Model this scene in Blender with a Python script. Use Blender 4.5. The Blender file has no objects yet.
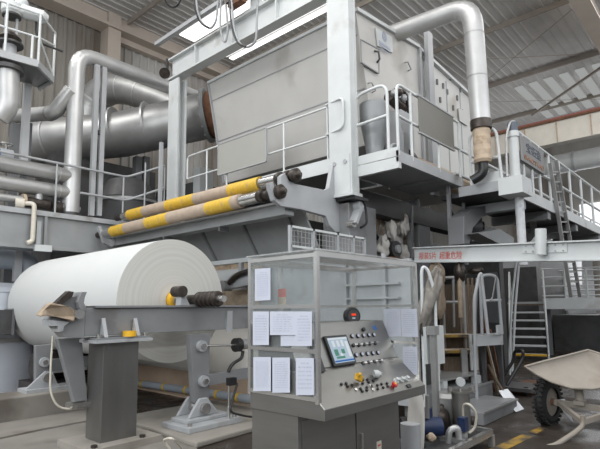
import bpy, bmesh, math, random
from mathutils import Vector, Matrix
random.seed(7)
S = bpy.context.scene
COL = S.collection
V = Vector
# ---------------------------------------------------------------- camera
RIGHT = V((0.6692068663828905, -0.7430034083540428, -0.010397363140127472))
DOWN = V((0.08035411507436124, 0.08626929263911429, -0.9930260949935622))
FWD = V((0.738718746328133, 0.6637044103528487, 0.11743538436761361))
EYE = V((0, 0, 1.6))
FPX, CX, CY = 495.31, 300.0, 249.3
cam = bpy.data.cameras.new('camera')
cam.sensor_width = 36
cam.lens = FPX / 600 * 36
cam.shift_y = (CY - 224.5) / 600
cam.clip_end = 200
camo = bpy.data.objects.new('camera', cam)
m = Matrix.Identity(4)
for i in range(3):
    m[i][0] = RIGHT[i]; m[i][1] = -DOWN[i]; m[i][2] = -FWD[i]; m[i][3] = EYE[i]
camo.matrix_world = m
COL.objects.link(camo)
S.camera = camo
# ---------------------------------------------------------------- light
W = bpy.data.worlds.new('daylight')
S.world = W
W.use_nodes = True
bg = W.node_tree.nodes['Background']
wn = W.node_tree.nodes; wl = W.node_tree.links
wt = wn.new('ShaderNodeTexCoord'); wsx = wn.new('ShaderNodeSeparateXYZ'); wr = wn.new('ShaderNodeValToRGB')
wmr = wn.new('ShaderNodeMapRange'); wmr.inputs['From Min'].default_value = -1; wmr.inputs['From Max'].default_value = 1
wl.new(wt.outputs['Generated'], wsx.inputs[0]); wl.new(wsx.outputs['Z'], wmr.inputs['Value']); wl.new(wmr.outputs[0], wr.inputs[0])
wr.color_ramp.elements[0].position = 0.45; wr.color_ramp.elements[0].color = (0.05, 0.05, 0.05, 1)
wr.color_ramp.elements[1].position = 0.72; wr.color_ramp.elements[1].color = (0.93, 0.96, 1.0, 1)
wl.new(wr.outputs[0], bg.inputs[0])
bg.inputs[1].default_value = 1.3


def area(name, loc, rot, sx, sy, power, col=(1, 1, 1)):
    l = bpy.data.lights.new(name, 'AREA')
    l.shape = 'RECTANGLE'; l.size = sx; l.size_y = sy; l.energy = power; l.color = col
    o = bpy.data.objects.new(name, l); o.location = loc; o.rotation_euler = rot
    COL.objects.link(o)
    return o


# daylight through the rooflights and far windows, plus two added fill lamps
area('rooflight_front', (3.5, 2.5, 11.0), (0, 0, 0), 5, 9, 600, (1, 0.99, 0.97))
area('rooflight_rear', (1.0, 11.0, 11.0), (0, 0, 0), 3, 5, 450, (1, 0.99, 0.97))
area('rooflight_far', (16, 4, 11.0), (0, 0, 0), 5, 10, 480, (1, 0.99, 0.97))
area('viewer_side_fill', (-7, 3, 6.0), (0, math.radians(-95), 0), 6, 9, 950, (0.95, 0.98, 1))  # unseen fill added behind the viewer to brighten the hood and column fronts
area('ceiling_fill_light', (6, -7.5, 7.5), (math.radians(140), 0, 0), 34, 4, 2100, (0.97, 0.98, 1))  # up-facing fill added to brighten the ceiling, not a known window
area('far_window_light', (28, 6, 5.0), (0, math.radians(105), 0), 5, 10, 350, (0.97, 0.98, 1))
S.view_settings.view_transform = 'Standard'
S.view_settings.look = 'None'
S.view_settings.gamma = 1
S.view_settings.exposure = 0.0
S.view_settings.use_curve_mapping = False


# ---------------------------------------------------------------- pixel rays to world points on a known plane
def ray(u, v):
    return RIGHT * ((u - CX) / FPX) + DOWN * ((v - CY) / FPX) + FWD


def pX(u, v, x):
    d = ray(u, v); return EYE + d * (x / d.x)


def pY(u, v, y):
    d = ray(u, v); return EYE + d * (y / d.y)


def pZ(u, v, z):
    d = ray(u, v); return EYE + d * ((z - 1.6) / d.z)


def pD(u, v, D):
    return EYE + ray(u, v) * D


# ---------------------------------------------------------------- materials
def mat(name, col, rough=0.5, metal=0.0, var=0.12, scale=3.0, dirt=None, damt=0.0, stretch=(1, 1, 1), bump=0.0, spec=None):
    mt = bpy.data.materials.new(name); mt.use_nodes = True
    nt = mt.node_tree; N = nt.nodes; L = nt.links
    b = N['Principled BSDF']
    b.inputs['Roughness'].default_value = rough
    b.inputs['Metallic'].default_value = metal
    if spec is not None: b.inputs['Specular IOR Level'].default_value = spec
    tc = N.new('ShaderNodeTexCoord'); mp = N.new('ShaderNodeMapping'); mp.inputs['Scale'].default_value = stretch
    L.new(tc.outputs['Object'], mp.inputs[0])
    nz = N.new('ShaderNodeTexNoise'); nz.inputs['Scale'].default_value = scale; nz.inputs['Detail'].default_value = 5
    L.new(mp.outputs[0], nz.inputs[0])
    cr = N.new('ShaderNodeValToRGB')
    cr.color_ramp.elements[0].position = 0.3; cr.color_ramp.elements[1].position = 0.7
    cr.color_ramp.elements[0].color = tuple(c * (1 - var) for c in col) + (1,)
    cr.color_ramp.elements[1].color = tuple(min(1, c * (1 + var)) for c in col) + (1,)
    L.new(nz.outputs[0], cr.inputs[0])
    out = cr.outputs[0]
    if dirt:
        n2 = N.new('ShaderNodeTexNoise'); n2.inputs['Scale'].default_value = scale * 0.6; n2.inputs['Detail'].default_value = 8
        L.new(mp.outputs[0], n2.inputs[0])
        r2 = N.new('ShaderNodeValToRGB'); r2.color_ramp.elements[0].position = 0.62 - damt * 0.4; r2.color_ramp.elements[1].position = 0.75 - damt * 0.25
        L.new(n2.outputs[0], r2.inputs[0])
        mx = N.new('ShaderNodeMix'); mx.data_type = 'RGBA'
        L.new(r2.outputs[0], mx.inputs['Factor']); L.new(out, mx.inputs['A']); mx.inputs['B'].default_value = tuple(dirt) + (1,)
        out = mx.outputs['Result']
    L.new(out, b.inputs['Base Color'])
    if bump:
        bp = N.new('ShaderNodeBump'); bp.inputs['Strength'].default_value = bump; bp.inputs['Distance'].default_value = 0.02
        L.new(nz.outputs[0], bp.inputs['Height']); L.new(bp.outputs[0], b.inputs['Normal'])
    return mt


def emit(name, col, s):
    mt = bpy.data.materials.new(name); mt.use_nodes = True
    nt = mt.node_tree; nt.nodes.remove(nt.nodes['Principled BSDF'])
    e = nt.nodes.new('ShaderNodeEmission'); e.inputs[0].default_value = tuple(col) + (1,); e.inputs[1].default_value = s
    nt.links.new(e.outputs[0], nt.nodes['Material Output'].inputs[0])
    return mt


def glass(name, tint=(0.93, 0.95, 0.95), haze=0.07):
    mt = bpy.data.materials.new(name); mt.use_nodes = True
    nt = mt.node_tree; N = nt.nodes; L = nt.links
    N.remove(N['Principled BSDF'])
    t = N.new('ShaderNodeBsdfTransparent'); t.inputs[0].default_value = tint + (1,)
    g = N.new('ShaderNodeBsdfGlossy'); g.inputs['Roughness'].default_value = 0.03
    d = N.new('ShaderNodeBsdfDiffuse'); d.inputs[0].default_value = (0.7, 0.72, 0.72, 1)
    lw = N.new('ShaderNodeLayerWeight'); lw.inputs[0].default_value = 0.5
    pw = N.new('ShaderNodeMath'); pw.operation = 'POWER'; pw.inputs[1].default_value = 4; L.new(lw.outputs['Facing'], pw.inputs[0])
    f = N.new('ShaderNodeMath'); f.operation = 'MULTIPLY_ADD'; f.inputs[1].default_value = 0.6; f.inputs[2].default_value = 0.03; L.new(pw.outputs[0], f.inputs[0])
    a = N.new('ShaderNodeMixShader'); a.inputs[0].default_value = haze
    L.new(t.outputs[0], a.inputs[1]); L.new(d.outputs[0], a.inputs[2])
    b = N.new('ShaderNodeMixShader'); L.new(f.outputs[0], b.inputs[0]); L.new(a.outputs[0], b.inputs[1]); L.new(g.outputs[0], b.inputs[2])
    L.new(b.outputs[0], N['Material Output'].inputs[0])
    return mt


def rings(name, a, b, scale):
    """paper edge: faint concentric winding rings round the local Y axis"""
    mt = mat(name, a, 0.75, 0, 0.03, 4)
    nt = mt.node_tree; N = nt.nodes; L = nt.links
    tc = N.new('ShaderNodeTexCoord'); mp = N.new('ShaderNodeMapping'); mp.inputs['Scale'].default_value = (1, 0, 1)
    L.new(tc.outputs['Object'], mp.inputs[0])
    ln = N.new('ShaderNodeVectorMath'); ln.operation = 'LENGTH'; L.new(mp.outputs[0], ln.inputs[0])
    ml = N.new('ShaderNodeMath'); ml.operation = 'MULTIPLY'; ml.inputs[1].default_value = scale; L.new(ln.outputs['Value'], ml.inputs[0])
    nz = N.new('ShaderNodeTexNoise'); nz.noise_dimensions = '1D'; nz.inputs['Scale'].default_value = 1; nz.inputs['Detail'].default_value = 4
    L.new(ml.outputs[0], nz.inputs['W'])
    cr = N.new('ShaderNodeValToRGB'); cr.color_ramp.elements[0].position = 0.35; cr.color_ramp.elements[1].position = 0.65
    cr.color_ramp.elements[0].color = tuple(b) + (1,); cr.color_ramp.elements[1].color = tuple(a) + (1,)
    L.new(nz.outputs[0], cr.inputs[0]); L.new(cr.outputs[0], N['Principled BSDF'].inputs['Base Color'])
    return mt


M = dict(
    white=mat('white_paint', (0.54, 0.56, 0.56), 0.45, 0, 0.06, 2, (0.36, 0.35, 0.33), 0.08),
    whitepipe=mat('white_rail_paint', (0.58, 0.60, 0.60), 0.4, 0, 0.06, 4),
    grey=mat('grey_paint', (0.20, 0.205, 0.21), 0.45, 0, 0.1, 3, (0.13, 0.125, 0.12), 0.1),
    lgrey=mat('light_grey_paint', (0.36, 0.37, 0.38), 0.42, 0, 0.08, 3, (0.2, 0.19, 0.18), 0.06),
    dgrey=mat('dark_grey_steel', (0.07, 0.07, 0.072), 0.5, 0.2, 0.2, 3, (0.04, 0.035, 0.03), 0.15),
    beam=mat('machine_beam_grey', (0.15, 0.155, 0.16), 0.4, 0.2, 0.12, 2),
    hood=mat('hood_sheet', (0.50, 0.49, 0.47), 0.45, 0.1, 0.06, 1.2, (0.3, 0.28, 0.25), 0.16),
    hoodwhite=mat('hood_side_sheet', (0.56, 0.56, 0.54), 0.5, 0.1, 0.05, 1.2, (0.36, 0.32, 0.27), 0.05),
    alu=mat('cladding_aluminium', (0.50, 0.50, 0.495), 0.42, 0.6, 0.1, 2.5),
    alud=mat('dull_cladding', (0.36, 0.36, 0.355), 0.42, 0.6, 0.12, 2.5),
    steel=mat('stainless_steel', (0.27, 0.265, 0.25), 0.38, 0.85, 0.07, 2, stretch=(1, 1, 6)),
    steelb=mat('bright_stainless', (0.72, 0.71, 0.69), 0.22, 0.9, 0.06, 3),
    pedestal=mat('brushed_pedestal', (0.20, 0.197, 0.19), 0.33, 0.75, 0.15, 2, stretch=(2, 2, 0.6)),
    chrome=mat('worn_chrome', (0.55, 0.54, 0.52), 0.25, 0.9, 0.15, 8),
    black=mat('black_plastic', (0.015, 0.015, 0.016), 0.4, 0, 0.2, 6),
    rubber=mat('black_rubber', (0.018, 0.018, 0.018), 0.75, 0, 0.3, 8),
    greasy=mat('greasy_iron', (0.06, 0.05, 0.043), 0.4, 0.6, 0.4, 14),
    paper=mat('tissue_paper', (0.53, 0.54, 0.53), 0.85, 0, 0.015, 1.5),
    felt=mat('white_felt', (0.62, 0.60, 0.56), 0.85, 0, 0.06, 2),
    sheet=None, yellow=mat('yellow_wrap', (0.60, 0.38, 0.04), 0.55, 0, 0.12, 18, (0.45, 0.31, 0.15), 0.12),
    kraft=mat('kraft_core', (0.40, 0.315, 0.245), 0.75, 0, 0.08, 8),
    yellowp=mat('yellow_paint', (0.75, 0.42, 0.02), 0.45, 0, 0.1, 6),
    sack=mat('brown_sacking', (0.30, 0.235, 0.17), 0.85, 0, 0.2, 9, bump=0.3),
    tan=mat('tan_insulation', (0.48, 0.38, 0.28), 0.8, 0, 0.15, 8, (0.25, 0.17, 0.1), 0.15),
    rust=mat('rust', (0.17, 0.08, 0.045), 0.85, 0, 0.3, 9),
    conc=mat('concrete', (0.20, 0.185, 0.165), 0.7, 0, 0.18, 1.6, (0.11, 0.095, 0.08), 0.2, bump=0.1),
    concpale=mat('pale_concrete', (0.27, 0.25, 0.22), 0.75, 0, 0.12, 2, (0.2, 0.18, 0.15), 0.15),
    clay=mat('tan_clay_wall', (0.44, 0.33, 0.245), 0.8, 0, 0.1, 2),
    wood=mat('worn_wood', (0.11, 0.08, 0.055), 0.75, 0, 0.25, 6, stretch=(1, 8, 1)),
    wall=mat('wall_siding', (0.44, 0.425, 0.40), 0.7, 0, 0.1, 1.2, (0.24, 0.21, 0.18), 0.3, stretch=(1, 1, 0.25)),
    walld=mat('darker_wall_siding', (0.235, 0.218, 0.195), 0.75, 0, 0.14, 1.4, (0.16, 0.135, 0.11), 0.35, stretch=(1, 1, 0.2)),  # darker base tone for the siding left of the pilaster
    wallc=mat('cream_wall', (0.48, 0.42, 0.36), 0.7, 0, 0.06, 1.5),
    roof=mat('roof_sheet', (0.55, 0.54, 0.525), 0.65, 0, 0.06, 1.5),
    roofsteel=mat('roof_steel', (0.34, 0.30, 0.26), 0.6, 0, 0.1, 3),
    blank=mat('grey_board', (0.33, 0.325, 0.30), 0.6, 0, 0.02, 3),
    blankd=mat('dark_grey_board', (0.19, 0.185, 0.165), 0.6, 0, 0.02, 3),
    blue=mat('blue_motor_paint', (0.010, 0.024, 0.075), 0.4, 0, 0.15, 8),
    bluevalve=mat('blue_enamel', (0.04, 0.14, 0.42), 0.4, 0, 0.1, 8),
    dullred=mat('dull_red_paint', (0.30, 0.10, 0.08), 0.6, 0, 0.1, 4),
    linep=mat('worn_floor_line', (0.36, 0.22, 0.03), 0.6, 0, 0.15, 7, (0.06, 0.05, 0.04), 0.5),
    girder=mat('girder_grey', (0.27, 0.28, 0.285), 0.45, 0.1, 0.12, 2),
    ragdark=mat('dark_wet_rag', (0.20, 0.185, 0.165), 0.85, 0, 0.25, 9, (0.12, 0.1, 0.08), 0.2, bump=0.5),
    screenlessgreen=mat('green_paint', (0.03, 0.22, 0.18), 0.5, 0, 0.1, 8),
    red=mat('red_plastic', (0.5, 0.02, 0.03), 0.4, 0, 0.1, 8),
    redt=mat('red_lettering', (0.55, 0.10, 0.07), 0.6, 0, 0.1, 9),
    orange=mat('orange_lettering', (0.36, 0.17, 0.08), 0.6, 0, 0.1, 9),
    ink=mat('grey_ink', (0.42, 0.45, 0.53), 0.8, 0, 0.1, 9),
    inkd=mat('dark_ink', (0.12, 0.14, 0.17), 0.7, 0, 0.1, 9),
    sign=mat('brushed_sign', (0.22, 0.22, 0.22), 0.45, 0.3, 0.08, 4),
    bag=mat('white_plastic_bag', (0.75, 0.77, 0.8), 0.35, 0, 0.08, 10),
    rag=mat('wet_pulp_rag', (0.50, 0.48, 0.45), 0.85, 0, 0.25, 7, (0.22, 0.17, 0.12), 0.3, bump=0.5),
    cable=mat('grey_cable', (0.30, 0.31, 0.32), 0.5, 0, 0.1, 8),
    barrow=mat('barrow_pale_steel', (0.30, 0.268, 0.228), 0.6, 0, 0.08, 4, (0.24, 0.20, 0.16), 0.2),
    offpipe=mat('offwhite_plastic', (0.58, 0.54, 0.46), 0.5, 0, 0.08, 6),
    tankblue=mat('tank_blue_grey', (0.50, 0.53, 0.58), 0.4, 0.15, 0.08, 1.5),
    pipeblue=mat('pipe_blue_grey', (0.29, 0.32, 0.36), 0.4, 0.1, 0.08, 2),
    wetpole=mat('paint_flecked_pole', (0.55, 0.56, 0.57), 0.5, 0, 0.1, 6, (0.15, 0.18, 0.3), 0.1),
    cream=mat('cream_steel', (0.66, 0.62, 0.55), 0.5, 0, 0.06, 3),
)
M['sheet'] = mat('printed_sheet', (0.52, 0.54, 0.62), 0.7, 0, 0.02, 4)
M['paperend'] = rings('paper_roll_end', (0.56, 0.555, 0.52), (0.515, 0.505, 0.47), 22)
M['glass'] = glass('clear_panel')
M['glassroof'] = glass('frosted_roof_panel', (0.95, 0.95, 0.94), 0.3)
M['daylight'] = emit('daylight_panel', (1, 1, 0.99), 1.7)
M['oldlight'] = emit('dirty_rooflight', (0.95, 0.97, 0.95), 0.36)
M['window'] = emit('window_daylight', (0.95, 0.98, 1), 1.3)
M['screen'] = emit('screen_glow', (0.55, 0.68, 0.80), 0.75)
M['screeng'] = emit('screen_green', (0.16, 0.42, 0.32), 0.6)
M['screenb'] = emit('screen_blue', (0.06, 0.2, 0.6), 0.7)
M['screenw'] = emit('screen_white', (0.8, 0.86, 0.9), 0.8)
M['redlamp'] = emit('red_digits', (1, 0.08, 0.03), 1.0)

# wet floor
fm = mat('wet_floor', (0.036, 0.028, 0.022), 0.42, 0, 0.2, 0.9, (0.024, 0.018, 0.014), 0.3, spec=0.35)
nt = fm.node_tree
nz = nt.nodes.new('ShaderNodeTexNoise'); nz.inputs['Scale'].default_value = 1.3; nz.inputs['Detail'].default_value = 6
cr = nt.nodes.new('ShaderNodeValToRGB'); cr.color_ramp.elements[0].color = (0.22, 0.22, 0.22, 1); cr.color_ramp.elements[1].color = (0.7, 0.7, 0.7, 1)
cr.color_ramp.elements[0].position = 0.4; cr.color_ramp.elements[1].position = 0.62
tc = nt.nodes.new('ShaderNodeTexCoord')
nt.links.new(tc.outputs['Object'], nz.inputs[0]); nt.links.new(nz.outputs[0], cr.inputs[0])
nt.links.new(cr.outputs[0], nt.nodes['Principled BSDF'].inputs['Roughness'])
M['floor'] = fm


# ---------------------------------------------------------------- mesh builder
def frame(d):
    d = d.normalized()
    a = V((0, 0, 1)) if abs(d.z) < 0.9 else V((1, 0, 0))
    u = d.cross(a).normalized(); v = d.cross(u).normalized()
    return u, v


def fillet(pts, rad, n=6):
    out = [V(pts[0])]
    for i in range(1, len(pts) - 1):
        p, a, b = V(pts[i]), V(pts[i - 1]), V(pts[i + 1])
        da, db = (a - p), (b - p)
        if da.length < 1e-6 or db.length < 1e-6: continue
        r = min(rad, da.length * 0.49, db.length * 0.49)
        pa, pb = p + da.normalized() * r, p + db.normalized() * r
        for k in range(n + 1):
            t = k / n
            out.append(pa * (1 - t) ** 2 + p * 2 * t * (1 - t) + pb * t * t)
    out.append(V(pts[-1]))
    return out


class MB:
    def __init__(s): s.v = []; s.f = []; s.sm = []; s.mi = []; s.cur = 0; s.mats = []

    def use(s, m):
        if m not in s.mats: s.mats.append(m)
        s.cur = s.mats.index(m); return s

    def add(s, vs, fs, smooth=False):
        o = len(s.v); s.v += [V(p) for p in vs]
        for f in fs:
            s.f.append([o + i for i in f]); s.sm.append(smooth); s.mi.append(s.cur)
        return s

    def box(s, c, d, ax=None):
        c = V(c); X, Y, Z = ax or (V((1, 0, 0)), V((0, 1, 0)), V((0, 0, 1)))
        hx, hy, hz = d[0] / 2, d[1] / 2, d[2] / 2
        vs = [c + X * (hx * i) + Y * (hy * j) + Z * (hz * k) for i in (-1, 1) for j in (-1, 1) for k in (-1, 1)]
        return s.add(vs, [(0, 1, 3, 2), (4, 6, 7, 5), (0, 4, 5, 1), (2, 3, 7, 6), (0, 2, 6, 4), (1, 5, 7, 3)])

    def bb(s, a, b):
        return s.box([(a[i] + b[i]) / 2 for i in range(3)], [abs(b[i] - a[i]) for i in range(3)])

    def bar(s, a, b, w, h=None, up=(0, 0, 1)):
        a, b = V(a), V(b); d = (b - a); L = d.length; d.normalize()
        up = V(up)
        if abs(d.dot(up)) > 0.98: up = V((1, 0, 0))
        side = d.cross(up).normalized(); u2 = side.cross(d).normalized()
        return s.box((a + b) / 2, (L, w, h or w), (d, side, u2))

    def prism(s, poly, e):
        e = V(e); n = len(poly); p = [V(q) for q in poly]
        vs = p + [q + e for q in p]
        fs = [tuple(range(n))[::-1], tuple(range(n, 2 * n))] + [(i, (i + 1) % n, n + (i + 1) % n, n + i) for i in range(n)]
        return s.add(vs, fs)

    def cyl(s, a, b, r, r2=None, n=20, cap=True):
        return s.lathe(a, b, [(0, r), (1, r if r2 is None else r2)], n, cap)

    def lathe(s, a, b, prof, n=24, cap=True):
        """prof: (t along a->b, radius)"""
        a, b = V(a), V(b); u, v = frame(b - a)
        rg = []
        for t, r in prof:
            c = a + (b - a) * t
            rg.append([c + u * (r * math.cos(2 * math.pi * k / n)) + v * (r * math.sin(2 * math.pi * k / n)) for k in range(n)])
        for i in range(len(rg) - 1):
            s.add(rg[i] + rg[i + 1], [(k, (k + 1) % n, n + (k + 1) % n, n + k) for k in range(n)], True)
        if cap:
            if prof[0][1] > 1e-5: s.add(rg[0], [tuple(range(n))[::-1]])
            if prof[-1][1] > 1e-5: s.add(rg[-1], [tuple(range(n))])
        return s

    def tube(s, pts, r, n=10, fil=0.0, nf=6, cap=True):
        pts = fillet(pts, fil, nf) if fil and len(pts) > 2 else [V(p) for p in pts]
        rr = r if isinstance(r, (list, tuple)) else None
        u, v = frame(pts[1] - pts[0]); rgs = []
        for i, p in enumerate(pts):
            t = (pts[min(i + 1, len(pts) - 1)] - pts[max(i - 1, 0)]).normalized()
            u = (u - t * u.dot(t)).normalized(); v = t.cross(u)
            R = rr[i] if rr else r
            rgs.append([p + u * (R * math.cos(2 * math.pi * k / n)) + v * (R * math.sin(2 * math.pi * k / n)) for k in range(n)])
        for i in range(len(rgs) - 1):
            s.add(rgs[i] + rgs[i + 1], [(k, (k + 1) % n, n + (k + 1) % n, n + k) for k in range(n)], True)
        if cap:
            s.add(rgs[0], [tuple(range(n))[::-1]]); s.add(rgs[-1], [tuple(range(n))])
        return s

    def blob(s, c, d, amp=0.15, seed=0, nu=20, nv=12, ax=None):
        """a lumpy closed form"""
        rnd = random.Random(seed); ph = [(rnd.uniform(0, 6), rnd.randint(2, 6), rnd.randint(1, 5)) for _ in range(6)]
        X, Y, Z = ax or (V((1, 0, 0)), V((0, 1, 0)), V((0, 0, 1))); c = V(c); vs = []
        for j in range(nv + 1):
            th = math.pi * j / nv
            for i in range(nu):
                a = 2 * math.pi * i / nu
                k = 1 + amp / 3 * sum(math.sin(p + q * a) * math.sin(q2 * th) for p, q, q2 in ph)
                vs.append(c + X * (d[0] * k * math.sin(th) * math.cos(a)) + Y * (d[1] * k * math.sin(th) * math.sin(a)) + Z * (d[2] * k * math.cos(th)))
        fs = [(j * nu + i, j * nu + (i + 1) % nu, (j + 1) * nu + (i + 1) % nu, (j + 1) * nu + i) for j in range(nv) for i in range(nu)]
        return s.add(vs, fs, True)

    def grid(s, fn, nu, nv, th=0.0, smooth=True):
        vs = [fn(i / nu, j / nv) for j in range(nv + 1) for i in range(nu + 1)]
        fs = [(j * (nu + 1) + i, j * (nu + 1) + i + 1, (j + 1) * (nu + 1) + i + 1, (j + 1) * (nu + 1) + i) for j in range(nv) for i in range(nu)]
        return s.add(vs, fs, smooth)

    def build(s, name, mt=None, parent=None, bevel=0, solid=0, origin=None):
        me = bpy.data.meshes.new(name)
        lo = V([min(p[i] for p in s.v) for i in range(3)]); hi = V([max(p[i] for p in s.v) for i in range(3)])
        if origin is None:
            origin = V(((lo.x + hi.x) / 2, (lo.y + hi.y) / 2, lo.z))
        origin = V(origin)
        me.from_pydata([tuple(p - origin) for p in s.v], [], s.f)
        if mt is not None: mt = M[mt] if isinstance(mt, str) else mt
        ms = [M[k] for k in s.mats] if s.mats else [mt]
        for q in ms: me.materials.append(q)
        for i, p in enumerate(me.polygons):
            p.use_smooth = s.sm[i]; p.material_index = s.mi[i] if s.mats else 0
        bm = bmesh.new(); bm.from_mesh(me); bmesh.ops.remove_doubles(bm, verts=bm.verts, dist=1e-6) if False else None
        bmesh.ops.recalc_face_normals(bm, faces=bm.faces); bm.to_mesh(me); bm.free()
        o = bpy.data.objects.new(name, me); COL.objects.link(o)
        w = V((0, 0, 0))
        if parent is not None:
            o.parent = parent; q = parent
            while q is not None: w = w + q.location; q = q.parent
        o.location = origin - w
        if solid:
            md = o.modifiers.new('thickness', 'SOLIDIFY'); md.thickness = solid; md.offset = 0
        if bevel:
            md = o.modifiers.new('bevel', 'BEVEL'); md.width = bevel; md.segments = 2; md.limit_method = 'ANGLE'
        return o


def tag(o, label, cat, group=None, kind=None):
    o['label'] = label; o['category'] = cat
    if group: o['group'] = group
    if kind: o['kind'] = kind
    return o


def thing(name, label, cat, loc, group=None):
    o = bpy.data.objects.new(name, None); o.location = V(loc); o.empty_display_size = 0.1; COL.objects.link(o)
    return tag(o, label, cat, group)


def struct(mb, name, mt=None, **k):
    o = mb.build(name, mt, **k); o['kind'] = 'structure'; return o


def text(name, s, size, mt, parent, origin, ex, ey, depth=0.004, align='LEFT'):
    """lettering as a mesh; ex, ey: reading direction and up direction"""
    cu = bpy.data.curves.new(name, 'FONT'); cu.body = s; cu.size = size; cu.extrude = depth; cu.align_x = align
    ob = bpy.data.objects.new(name + '_c', cu); COL.objects.link(ob)
    bpy.context.view_layer.update()
    me = bpy.data.meshes.new_from_object(ob.evaluated_get(bpy.context.evaluated_depsgraph_get()))
    COL.objects.unlink(ob); bpy.data.objects.remove(ob)
    ex, ey = V(ex), V(ey); ez = ex.cross(ey)
    for v in me.vertices:
        c = v.co.copy(); v.co = ex * c.x + ey * c.y + ez * c.z
    me.materials.clear(); me.materials.append(M[mt])
    o = bpy.data.objects.new(name, me); COL.objects.link(o); w = V((0, 0, 0))
    if parent is not None:
        o.parent = parent; q = parent
        while q is not None: w = w + q.location; q = q.parent
    o.location = V(origin) - w
    return o


def railing(label, posts, rails, rp=0.022, rr=0.02, mt='whitepipe', group=None, fil=0.12, name='guard_railing'):
    b = min((V(p[0]) for p in posts), key=lambda p: p.z) if posts else V(rails[0][0])
    t = thing(name, label, 'railing', b, group)
    for p in posts: MB().tube(p, rp, 8, fil).build('post', mt, t)
    for r in rails: MB().tube(r, rr, 8, fil).build('rail', mt, t)
    return t


def vpost(u, vb, vt, plane, val):
    """vertical post standing at the point seen at (u, vb) on the plane, up to the height seen at vt"""
    f = pX if plane == 'x' else pY
    b = f(u, vb, val); tp = f(u, vt, val); return [b, V((b.x, b.y, tp.z))]


# ================================================================ SETTING
struct(MB().bb((-9, -9, -0.3), (34, 16, 0)), 'floor', 'floor')
# back wall: ribbed siding, pilaster, eave beam
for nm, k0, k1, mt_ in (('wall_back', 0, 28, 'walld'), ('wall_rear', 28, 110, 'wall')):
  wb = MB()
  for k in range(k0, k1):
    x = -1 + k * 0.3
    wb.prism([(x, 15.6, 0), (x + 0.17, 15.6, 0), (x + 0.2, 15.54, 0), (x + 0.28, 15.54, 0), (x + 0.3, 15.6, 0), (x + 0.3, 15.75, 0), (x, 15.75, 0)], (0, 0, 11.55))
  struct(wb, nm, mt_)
struct(MB().bb((7.3, 15.0, 0), (7.75, 15.53, 11.5)), 'trim_1', 'wallc')            # pilaster
eb = MB()
eb.bb((5.0, 15.1, 11.05), (32, 15.5, 11.5)); eb.bb((5.0, 14.9, 10.95), (32, 15.5, 11.05))
struct(eb, 'trim_2', 'wallc')                                                    # eave beam
struct(MB().bb((7.75, 15.3, 10.75), (32, 15.53, 11.0)), 'trim_3', 'wallc')
# roof: ribbed sheets
rf = MB()
for k in range(64):
    y = -3.5 + k * 0.3
    rf.prism([(-2, y, 11.5), (-2, y + 0.2, 11.5), (-2, y + 0.22, 11.48), (-2, y + 0.28, 11.48), (-2, y + 0.3, 11.5), (-2, y + 0.3, 11.6), (-2, y, 11.6)], (34, 0, 0))
struct(rf, 'ceiling', 'roof')
# purlins across the hall and a roof truss along it
pu = MB()
for x in (2.5, 8.0, 12.6, 17.0, 21.5, 26.0):
    pu.bb((x - 0.035, -3, 11.3), (x + 0.035, 15, 11.48))
struct(pu, 'trim_4', 'roofsteel')
tr = MB()
tr.bb((10, 2.85, 10.75), (32, 3.15, 11.3)); tr.bb((10, 2.75, 10.7), (32, 3.25, 10.75))
struct(tr, 'trim_5', 'wallc')
# rooflights
for n, (x0, x1, y0, y1) in enumerate([(9.65, 10.3, 7.5, 14.4), (11.58, 11.82, 6, 14.4), (11.96, 12.16, 6, 14.4)]):
    struct(MB().bb((x0, y0, 11.40), (x1, y1, 11.44)), 'window_%d' % (n + 1), 'daylight')
for k in range(8):
    struct(MB().bb((22.6, 2.4 + k * 0.62, 11.41), (27.5, 2.75 + k * 0.62, 11.45)), 'window_%d' % (k + 11), 'oldlight')
# end wall with windows
struct(MB().bb((31, -6, 0), (31.3, 16, 11.6)), 'wall_end', 'wall')
for n, (y0, y1, z0, z1) in enumerate([(4.6, 6.6, 5.2, 7.2), (7.2, 8.2, 5.2, 6.6), (2.5, 3.4, 5.0, 6.8), (6.5, 7.1, 2.4, 3.9), (8.2, 9.4, 2.6, 4.2), (5.0, 5.6, 1.8, 3.2)]):
    o = struct(MB().bb((30.9, y0, z0), (31.02, y1, z1)), 'window_%d' % (n + 4), 'window')
# painted line on the floor
ln = MB()
ln.prism([(5.6, 2.17, 0.002), (6.55, 2.10, 0.002), (6.6, 2.24, 0.002), (5.65, 2.31, 0.002)], (0, 0, 0.004))
ln.prism([(6.72, 2.12, 0.002), (7.1, 2.1, 0.002), (7.12, 2.2, 0.002), (6.76, 2.22, 0.002)], (0, 0, 0.004))
struct(ln, 'trim_6', 'linep')
# curb along the pit, low slab, plinth
struct(MB().bb((-2, 7.99, 0), (3.9, 8.6, 0.36)), 'trim_7', 'conc', bevel=0.02)
struct(MB().prism([(1.0, 6.9, 0), (2.75, 7.15, 0), (3.9, 7.2, 0), (3.9, 7.98, 0), (1.0, 7.98, 0)], (0, 0, 0.035)), 'trim_8', 'conc')
pl = MB().prism([(3.60, 4.87, 0), (6.2, 5.05, 0), (6.2, 6.9, 0), (3.7, 6.9, 0)], (0, 0, 0.07))
struct(pl, 'trim_9', 'concpale', bevel=0.02)
struct(MB().bb((-2, 8.6, 0), (3.9, 12.5, 0.06)), 'trim_10', 'conc')
struct(MB().prism([(-1, 4.2, 0), (3.3, 4.2, 0), (3.60, 4.87, 0), (3.7, 6.9, 0), (3.9, 7.2, 0), (-1, 7.2, 0)], (0, 0, 0.012)), 'trim_12', 'conc')
# clay coloured machine foundation under the web
struct(MB().bb((5.45, 5.6, 0), (5.75, 9.6, 0.52)), 'trim_11', 'clay')
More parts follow.
